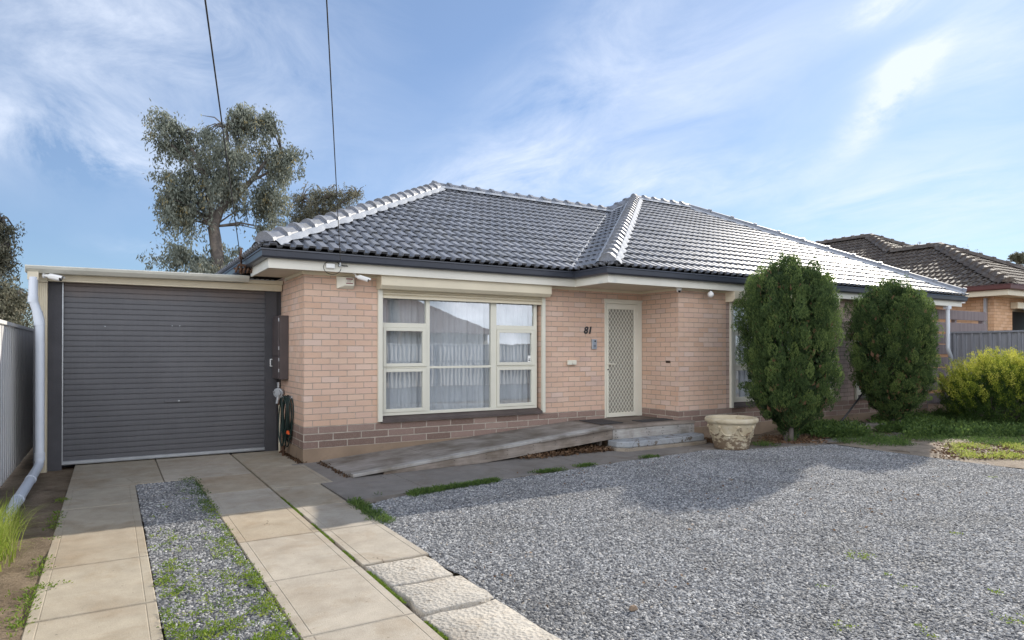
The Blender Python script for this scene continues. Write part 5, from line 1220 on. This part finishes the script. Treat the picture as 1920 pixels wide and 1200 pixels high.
gum_tree('olive_tree', 'brownish tree above the left fence with its upper crown cut by the frame', 22,
    [(-14,430,16,18), (-6,468,22,15), (-34,425,34,30), (-44,480,34,24), (-8,502,18,8)],
    [[(-20,560,.12), (-18,520,.1), (-10,490,.08)], [(-10,490,.06), (0,475,.04), (15,470,.02)], [(-10,490,.06), (-5,450,.04), (0,410,.02)]],
    750, M['gumdry'], .11, 41, (.1, .45), .6, 26, tilt=.4, clump=13, csize=.17)
gum_tree('olive_tree', 'low bushy brown green tree directly behind the left fence top', 20,
    [(-6,560,20,18), (10,570,14,12), (-34,560,36,28), (16,590,12,10), (0,602,26,14)],
    [[(0,620,.1), (2,590,.08), (5,570,.06)], [(5,570,.05), (25,560,.02)], [(5,570,.05), (-15,545,.02)]],
    900, M['gumdry'], .10, 43, (.1, .4), 1.0, 26, tilt=.5)
gum_tree('distant_tree', 'round dark crown far beyond the neighbour roof at the right edge', 45,
    [(1912,482,20,12), (1905,478,14,8), (1925,480,20,14)], [[(1912,560,.3), (1912,520,.25), (1912,495,.2)], [(1912,495,.1), (1920,480,.05)]], 420, M['gumdry'], .35, 47, (.1, .6), .6, 22, tilt=.5)
gum_tree('bare_twig_tree', 'sparse leafy twigs just showing over the neighbour roof ridge', 26,
    [(1722,463,8,4), (1800,468,9,5), (1830,475,8,3), (1700,466,7,3)], [[(1770,540,.1), (1770,520,.09), (1765,500,.07)], [(1765,500,.05), (1735,480,.03), (1722,466,.012)], [(1765,500,.05), (1790,482,.03), (1800,470,.012)]], 26, M['gumdry'], .17, 53, (.02, .2), .4, 6, tilt=.6)
gum_tree('street_tree', 'leafless street tree behind the camera, seen only as a window reflection', 26, [(960,200,5,5)], [[(700,560,.3), (690,460,.26), (680,420,.24)], [(680,420,.2), (600,330,.12), (520,280,.05)], [(680,420,.2), (760,330,.12), (850,290,.05)], [(680,420,.18), (690,310,.1), (700,220,.04)]], 3, M['gumdry'], .1, 59)
_st = [o for o in bpy.data.objects if o.name == 'street_tree'][0]; _st.location = (13, -15, 0)
for ch in _st.children:
    if ch.name.startswith('crown'): bpy.data.objects.remove(ch)

# low plants ---------------------------------------------------------
def in_noise(x, y, f, ph, thr):
    v = np.sin(f*x+ph)+np.sin(f*1.31*y+ph*2)+np.sin(f*.77*(x+y)+ph*3)+np.sin(f*2.1*(x-y)+ph)
    return v > thr
def ground_leaves(name, label, cat_, XY, z, hmin, hmax, ll, lw, mat, per=14, spread=.03, upd=.6, tmean=.5, kind='stuff'):
    n = len(XY); hh = rng.uniform(hmin, hmax, n)
    C0 = np.stack([XY[:, 0], XY[:, 1], np.full(n, z)], 1)
    off = rng.normal(0, spread, (n, per, 3)); off[..., 2] = rng.random((n, per))*hh[:, None]
    C = C0[:, None]+off; D = off*np.array([1, 1, .3])/max(spread, 1e-3)+np.array([0, 0, upd])+rng.normal(0, .3, (n, per, 3))
    tb = rng.normal(tmean, .18, n); T = np.clip(tb[:, None]+rng.normal(0, .12, (n, per)), 0, 1)
    V, Fq, T = leaves(C.reshape(-1, 3), D.reshape(-1, 3), rng.uniform(ll*.6, ll*1.2, n*per), rng.uniform(lw*.6, lw*1.2, n*per), T.ravel())
    o = mesh_np(name, V, Fq, mat, None, T); tag(o, label, cat_, None, kind); return o
rng = np.random.default_rng(77)
# weeds among the stones of the middle strip
n = 26000; X = rng.uniform(.27, .86, n); Y = rng.uniform(2.3, 7.6, n)
dens = np.clip((6.4-Y)/3.2, .02, 1)*(.35+.65*in_noise(X, Y, 7, 1.3, .2))*np.where(in_noise(X, Y, 15, 2.3, .1), 1, .25)
edge = np.exp(-((X-.83)/.05)**2)*.5*(Y < 7.5)+np.exp(-((X-.29)/.06)**2)*.5*(Y < 5.2)
keep = rng.random(n) < np.clip(dens*.55+edge*.35, 0, 1)*.30
ground_leaves('strip_weeds', 'bright green clover and moss growing through the middle gravel strip', 'weeds', np.stack([X, Y], 1)[keep], .0, .008, .03, .016, .010, M['weed'], 12, .014, .8, .62)
n = 150; X = np.concatenate([rng.normal(.85, .02, n//2), rng.normal(.78, .05, n//2)]); Y = rng.uniform(6.9, 8.8, n)
ground_leaves('strip_edge_weeds', 'short green weeds along the shaded right edge of the middle strip', 'weeds', np.stack([X, Y], 1), .0, .01, .035, .016, .009, M['cover'], 9, .014, .5)
# moss in the joint between the tracks
n = 2600; Y = rng.uniform(2.5, 7.2, n); X = 1.536+rng.normal(0, .003, n); k = in_noise(X*0, Y, 6, .4, .1)
ground_leaves('joint_moss', 'moss and tiny weeds filling the joints of the concrete driveway', 'moss', np.stack([X, Y], 1)[k], -.014, .004, .014, .010, .006, M['weed'], 7, .005, .8, .5)
# weeds along the left track edge and in the dirt
n = 420; Y = rng.uniform(2.6, 8.5, n); X = -.425+rng.normal(0, .018, n); k = in_noise(X*0, Y, 3.7, 2.0, .5)
XY = np.stack([X, Y], 1)[k]; XY = np.concatenate([XY, np.stack([rng.normal(-.50, .08, 22), rng.normal(4.7, .35, 22)], 1), np.stack([rng.normal(-.35, .06, 26), rng.normal(5.25, .03, 26)], 1)])
ground_leaves('verge_weeds', 'scattered small weeds in the dirt beside the left wheel track', 'weeds', XY, -.01, .01, .03, .022, .009, M['weed'], 7, .022, .7, .5)
# grass edge between path and gravel
n = 900; t = rng.random(n); X = 2.13+1.9*t+rng.normal(0, .03, n); Y = 6.47+.30*t**.8+rng.normal(0, .055, n)*(1.25-t)*.9
XY = np.concatenate([np.stack([X, Y], 1)[in_noise(X, Y, 4, 1.0, -1.2)], np.stack([rng.normal(2.11, .04, 170), rng.uniform(5.6, 6.6, 170)], 1), np.stack([rng.normal(4.75, .10, 90), rng.normal(6.92, .02, 90)], 1), np.stack([rng.normal(5.4, .08, 60), rng.normal(7.0, .02, 60)], 1), np.stack([rng.normal(6.6, .08, 40), rng.normal(7.1, .02, 40)], 1)])
ground_leaves('path_edge_grass', 'low green grass strip between the concrete path and the gravel', 'grass', XY, -.005, .012, .04, .032, .008, M['cover'], 12, .018, 1.2, .6)
# stray seedlings in the main gravel
XY = []
for (u, v, s, m) in ((1610,1043,.06,26), (1585,1175,.03,9), (1740,1192,.02,6), (1865,1112,.03,8), (1890,1160,.05,14), (1545,1100,.02,4), (1660,1078,.02,4), (1790,1000,.03,5), (1860,895,.03,6), (1700,1100,.02,4), (1730,1178,.02,5)):
    p = bp(u, v, z=0.01); XY.append(np.stack([rng.normal(p[0], s, m), rng.normal(p[1], s*.8, m)], 1))
ground_leaves('gravel_seedlings', 'a few tiny yellow green seedlings dotted over the main gravel', 'weeds', np.concatenate(XY), .008, .004, .016, .014, .009, M['weed'], 5, .010, .8, .8)
# right hand garden bed
def px_region(n, u0, u1, v0, v1): 
    u = rng.uniform(u0, u1, n); v = rng.uniform(v0, v1, n); p = np.array([bp(a, b, z=0) for a, b in zip(u, v)]); return p[:, :2]
XY = np.concatenate([px_region(700, 1650, 1780, 785, 805), px_region(900, 1700, 1930, 790, 822), px_region(260, 1480, 1540, 800, 815), px_region(420, 1530, 1620, 803, 822), px_region(300, 1640, 1700, 790, 812)])
ground_leaves('ground_cover', 'leafy green ground cover filling the bed below the shrubs', 'ground cover', XY, .0, .05, .19, .055, .035, M['cover'], 16, .06, .7, .5)
XY = np.concatenate([px_region(620, 1620, 1930, 815, 838), px_region(120, 1560, 1720, 826, 834), px_region(120, 1400, 1470, 826, 838)])
XY = XY[in_noise(XY[:, 0], XY[:, 1], 3, 1.2, -.5)]
ground_leaves('bed_grass', 'short green grass and weeds along the edge of the garden bed', 'grass', XY, .0, .02, .07, .05, .011, M['cover'], 14, .05, 1.3, .55)
XY = np.concatenate([px_region(520, 1785, 1930, 836, 862)]); XY = XY[in_noise(XY[:, 0], XY[:, 1], 4, 2.2, -.6)]
ground_leaves('dry_weeds', 'sunlit patch of dry weeds on the bare ground at the right', 'weeds', XY, .005, .02, .06, .045, .011, M['grassb'], 9, .05, 1.0, .65)
XY = np.concatenate([px_region(420, 1760, 1930, 832, 862), px_region(260, 1430, 1540, 818, 832)])
ground_leaves('leaf_litter', 'brown fallen leaves scattered on the soil of the garden bed', 'leaf litter', XY, .008, .0, .012, .05, .025, M['dryleaf'], 5, .05, .1)
XY = np.concatenate([np.stack([rng.uniform(5.0, 6.65, 500), rng.uniform(7.86, 8.3, 500)], 1), np.stack([rng.normal(8.62, .05, 90), rng.normal(7.7, .12, 90)], 1), np.stack([rng.normal(6.6, .07, 8), rng.normal(9.0, .04, 8)], 1)])
ground_leaves('leaf_litter', 'dark fallen leaves gathered under the high end of the ramp', 'leaf litter', XY[:590], .004, .0, .045, .05, .03, M['dryleaf'], 6, .03, .3, .45)
XY = np.stack([rng.uniform(2.2, 9.5, 230), rng.uniform(3.0, 7.0, 230)], 1); XY = XY[in_noise(XY[:, 0], XY[:, 1], 1.3, .7, .2)]
ground_leaves('stray_leaves', 'a few small dry leaves blown across the grey gravel yard', 'leaf litter', XY, .012, .0, .008, .035, .018, M['dryleaf'], 2, .05, .1, .6)
# crumbs of soil along the foot of the side wall
XY = np.concatenate([np.stack([rng.normal(2.24, .015, 120), rng.uniform(9.15, 10.3, 120)], 1), np.stack([rng.normal(2.47, .02, 60), rng.uniform(7.85, 9.1, 60)], 1)])
ground_leaves('wall_foot_debris', 'dark soil crumbs and leaves along the foot of the brick corner', 'debris', XY, .0, .0, .02, .03, .02, M['dryleaf'], 6, .015, .2, .2)
# long grass tufts against the fence
def tuft(cx, cy, n, spread, hl, name, label):
    C = np.stack([rng.normal(cx, spread[0], n), rng.normal(cy, spread[1], n), np.full(n, -.02)], 1)
    ang = rng.uniform(0, 6.28, n); lean = rng.uniform(.2, 1.0, n); L_ = rng.uniform(hl*.5, hl, n); w = rng.uniform(.0025, .0055, n)
    dx = np.stack([np.cos(ang), np.sin(ang), np.zeros(n)], 1); sd = np.stack([-np.sin(ang), np.cos(ang), np.zeros(n)], 1)
    V = []; K_ = 7
    for k in range(K_):
        s = k/(K_-1); p = C+dx*(lean*L_*s**1.6*.85)[:, None]+np.array([0, 0, 1.])*(L_*(s-.52*lean*s**2.4))[:, None]; ww = (w*(1-s*.92))[:, None]
        V.append(p-sd*ww); V.append(p+sd*ww)
    V = np.stack(V, 1); Fq = []
    base = np.arange(n)[:, None]*(2*K_)
    for k in range(K_-1): Fq.append(np.concatenate([base+2*k, base+2*k+1, base+2*k+3, base+2*k+2], 1))
    Fq = np.stack(Fq, 1).reshape(-1, 4); T = np.repeat(np.clip(rng.normal(.5, .22, n), 0, 1), K_-1)
    V = V.reshape(-1, 3); V[:, 0] = np.maximum(V[:, 0], -1.02)
    o = mesh_np(name, V, Fq, M['grassb'], None, T); tag(o, label, 'grass', None, 'stuff')
tuft(-.86, 6.15, 2400, (.085, .36), .50, 'long_grass', 'long yellow green grass clump over the pvc pipe by the left fence')
tuft(-.80, 7.25, 500, (.06, .28), .26, 'long_grass', 'shorter darker grass beside the pipe nearer the garage')
tuft(-.92, 4.6, 500, (.05, .5), .22, 'long_grass', 'thin grass along the fence foot in the left foreground')

# ------------------------------------------------------------------ sky, sun, camera
SD = Vector((1.66, .74, 1.0)).normalized(); EL = math.asin(SD.z)
w = bpy.data.worlds.new('World'); scene.world = w; w.use_nodes = True
N, L = w.node_tree.nodes, w.node_tree.links; bg = N['Background']
sk = N.new('ShaderNodeTexSky'); sk.sky_type = 'NISHITA'; sk.sun_disc = False; sk.sun_elevation = EL; sk.sun_rotation = math.atan2(SD.x, SD.y)
sk.air_density = 1.0; sk.dust_density = .25; sk.ozone_density = 2.5; sk.altitude = 50
tc = N.new('ShaderNodeTexCoord').outputs['Generated']
def vdot(v):
    d = N.new('ShaderNodeVectorMath'); d.operation = 'DOT_PRODUCT'; L.new(tc, d.inputs[0]); d.inputs[1].default_value = v; return d.outputs['Value']
sep = N.new('ShaderNodeSeparateXYZ'); L.new(tc, sep.inputs[0])
dv = N.new('ShaderNodeVectorMath'); dv.operation = 'DIVIDE'; L.new(tc, dv.inputs[0]); zc = mathn(N, L, 'ADD', mathn(N, L, 'MAXIMUM', sep.outputs[2], 0), .12)
cbz = N.new('ShaderNodeCombineXYZ'); [L.new(zc, cbz.inputs[i]) for i in range(3)]; L.new(cbz.outputs[0], dv.inputs[1])
mp = N.new('ShaderNodeMapping'); mp.inputs['Rotation'].default_value = (0, 0, R(-20)); mp.inputs['Scale'].default_value = (1.5, .85, 1); L.new(dv.outputs[0], mp.inputs[0])
cn = noise(N, L, mp.outputs[0], 2.1, 10, .64, .55); cn2 = noise(N, L, mp.outputs[0], .55, 4, .5, .3)
# cloud banks: (u, v of the centre, half length, half width, angle, weight)
mpb = N.new('ShaderNodeMapping'); mpb.inputs['Rotation'].default_value = (0, 0, R(31)); mpb.inputs['Scale'].default_value = (2.6, 2.6, 5.0); L.new(tc, mpb.inputs[0])
cnb = noise(N, L, mpb.outputs[0], 1.6, 10, .66, .8)
banks = [(300, 90, 330, 190, 10, .75), (40, 250, 230, 60, 8, .75), (215, 310, 110, 20, 8, .7), (1040, 190, 300, 95, -50, .62), (1330, 150, 260, 110, -30, .5), (1668, 185, 120, 34, -47, 2.0), (1700, 112, 60, 22, -30, 1.6), (1880, 60, 130, 90, -40, .75), (1750, 380, 330, 150, -15, .5), (1130, 340, 360, 60, 0, .6), (1660, 12, 70, 30, -20, 1.7), (280, 470, 90, 18, 8, .4)]
tot = None; totb = None
for (u, v, a, b, ang, wt) in banks:
    c0 = Vector(ray(u, v)); cl = c0.length; c0.normalize()
    ca, sa = math.cos(R(ang)), math.sin(R(ang)); rt = Vector(RT); up_ = Vector(UPV)
    t1 = (rt*ca-up_*sa); t2 = (rt*sa+up_*ca); t1 = (t1-c0*t1.dot(c0)).normalized(); t2 = (t2-c0*t2.dot(c0)-t1*t2.dot(t1)).normalized()
    A, B_ = a/F_/cl, b/F_/cl
    qa = mathn(N, L, 'POWER', mathn(N, L, 'ABSOLUTE', mathn(N, L, 'DIVIDE', vdot(t1), A)), 2); qb = mathn(N, L, 'POWER', mathn(N, L, 'ABSOLUTE', mathn(N, L, 'DIVIDE', vdot(t2), B_)), 2)
    e = mathn(N, L, 'MULTIPLY', mathn(N, L, 'EXPONENT', mathn(N, L, 'MULTIPLY', mathn(N, L, 'ADD', qa, qb), -1)), wt)
    front = mathn(N, L, 'GREATER_THAN', vdot(c0), 0); e = mathn(N, L, 'MULTIPLY', e, front)
    if u < 400 or 1640 < u < 1700: totb = e if totb is None else mathn(N, L, 'ADD', totb, e)
    else: tot = e if tot is None else mathn(N, L, 'ADD', tot, e)
den = mathn(N, L, 'MULTIPLY', tot, mathn(N, L, 'ADD', mathn(N, L, 'MULTIPLY', cn.outputs['Fac'], 2.6), -.72, ))
den = mathn(N, L, 'ADD', den, mathn(N, L, 'MULTIPLY', totb, mathn(N, L, 'ADD', mathn(N, L, 'MULTIPLY', cnb.outputs['Fac'], 3.0), -.95)))
den = mathn(N, L, 'ADD', den, mathn(N, L, 'MULTIPLY', mathn(N, L, 'SUBTRACT', cn2.outputs['Fac'], .48), .35), True)
cf = mathn(N, L, 'MINIMUM', mathn(N, L, 'MAXIMUM', den, 0), .92)
CLOUD = (7.6, 8.3, 9.6); SKYS = .05
gm = N.new('ShaderNodeMix'); gm.data_type = 'RGBA'; skt = mixc(N, L, 1, sk.outputs[0], (.60, .74, .92), 'MULTIPLY')
skt = mixc(N, L, .22, skt, (6.0, 7.6, 9.8))
L.new(cf, gm.inputs[0]); L.new(skt, gm.inputs[6]); gm.inputs[7].default_value = (*CLOUD, 1)
# unseen bright cloud bank added behind the photographer to light the shaded facade
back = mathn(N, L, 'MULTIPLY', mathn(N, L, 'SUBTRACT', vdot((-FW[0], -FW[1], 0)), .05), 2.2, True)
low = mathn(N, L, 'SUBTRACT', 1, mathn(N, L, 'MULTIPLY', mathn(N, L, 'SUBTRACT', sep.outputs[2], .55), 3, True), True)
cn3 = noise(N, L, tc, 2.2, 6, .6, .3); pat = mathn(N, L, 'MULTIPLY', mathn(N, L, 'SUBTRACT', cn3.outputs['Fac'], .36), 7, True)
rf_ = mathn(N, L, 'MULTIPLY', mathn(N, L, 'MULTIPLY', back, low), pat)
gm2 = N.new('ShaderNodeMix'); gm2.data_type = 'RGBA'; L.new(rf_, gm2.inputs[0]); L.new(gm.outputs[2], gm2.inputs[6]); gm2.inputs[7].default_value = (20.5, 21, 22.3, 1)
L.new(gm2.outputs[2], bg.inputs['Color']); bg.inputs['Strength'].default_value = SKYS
sun = bpy.data.lights.new('sun', 'SUN'); sun.energy = 2.65; sun.angle = R(.5); sun.color = (1, .93, .82)
so = bpy.data.objects.new('sun', sun); COL.objects.link(so); so.rotation_euler = SD.to_track_quat('Z', 'Y').to_euler(); so.location = (10, 20, 30)
cam = bpy.data.cameras.new('camera'); co = bpy.data.objects.new('camera', cam); COL.objects.link(co); scene.camera = co
cam.sensor_width = 36; cam.lens = F_/1920*36; cam.shift_y = (CY-600)/1920; cam.clip_start = .05; cam.clip_end = 1000
co.location = (0, 0, CAMH); co.rotation_euler = (math.pi/2+R(PITCH), 0, -R(YAW))
vs = scene.view_settings; vs.view_transform = 'Standard'; vs.look = 'None'; vs.gamma = 1; vs.exposure = 1.29; vs.use_curve_mapping = False
scene.cycles.max_bounces = 6; scene.cycles.transparent_max_bounces = 8; scene.cycles.sample_clamp_indirect = 6
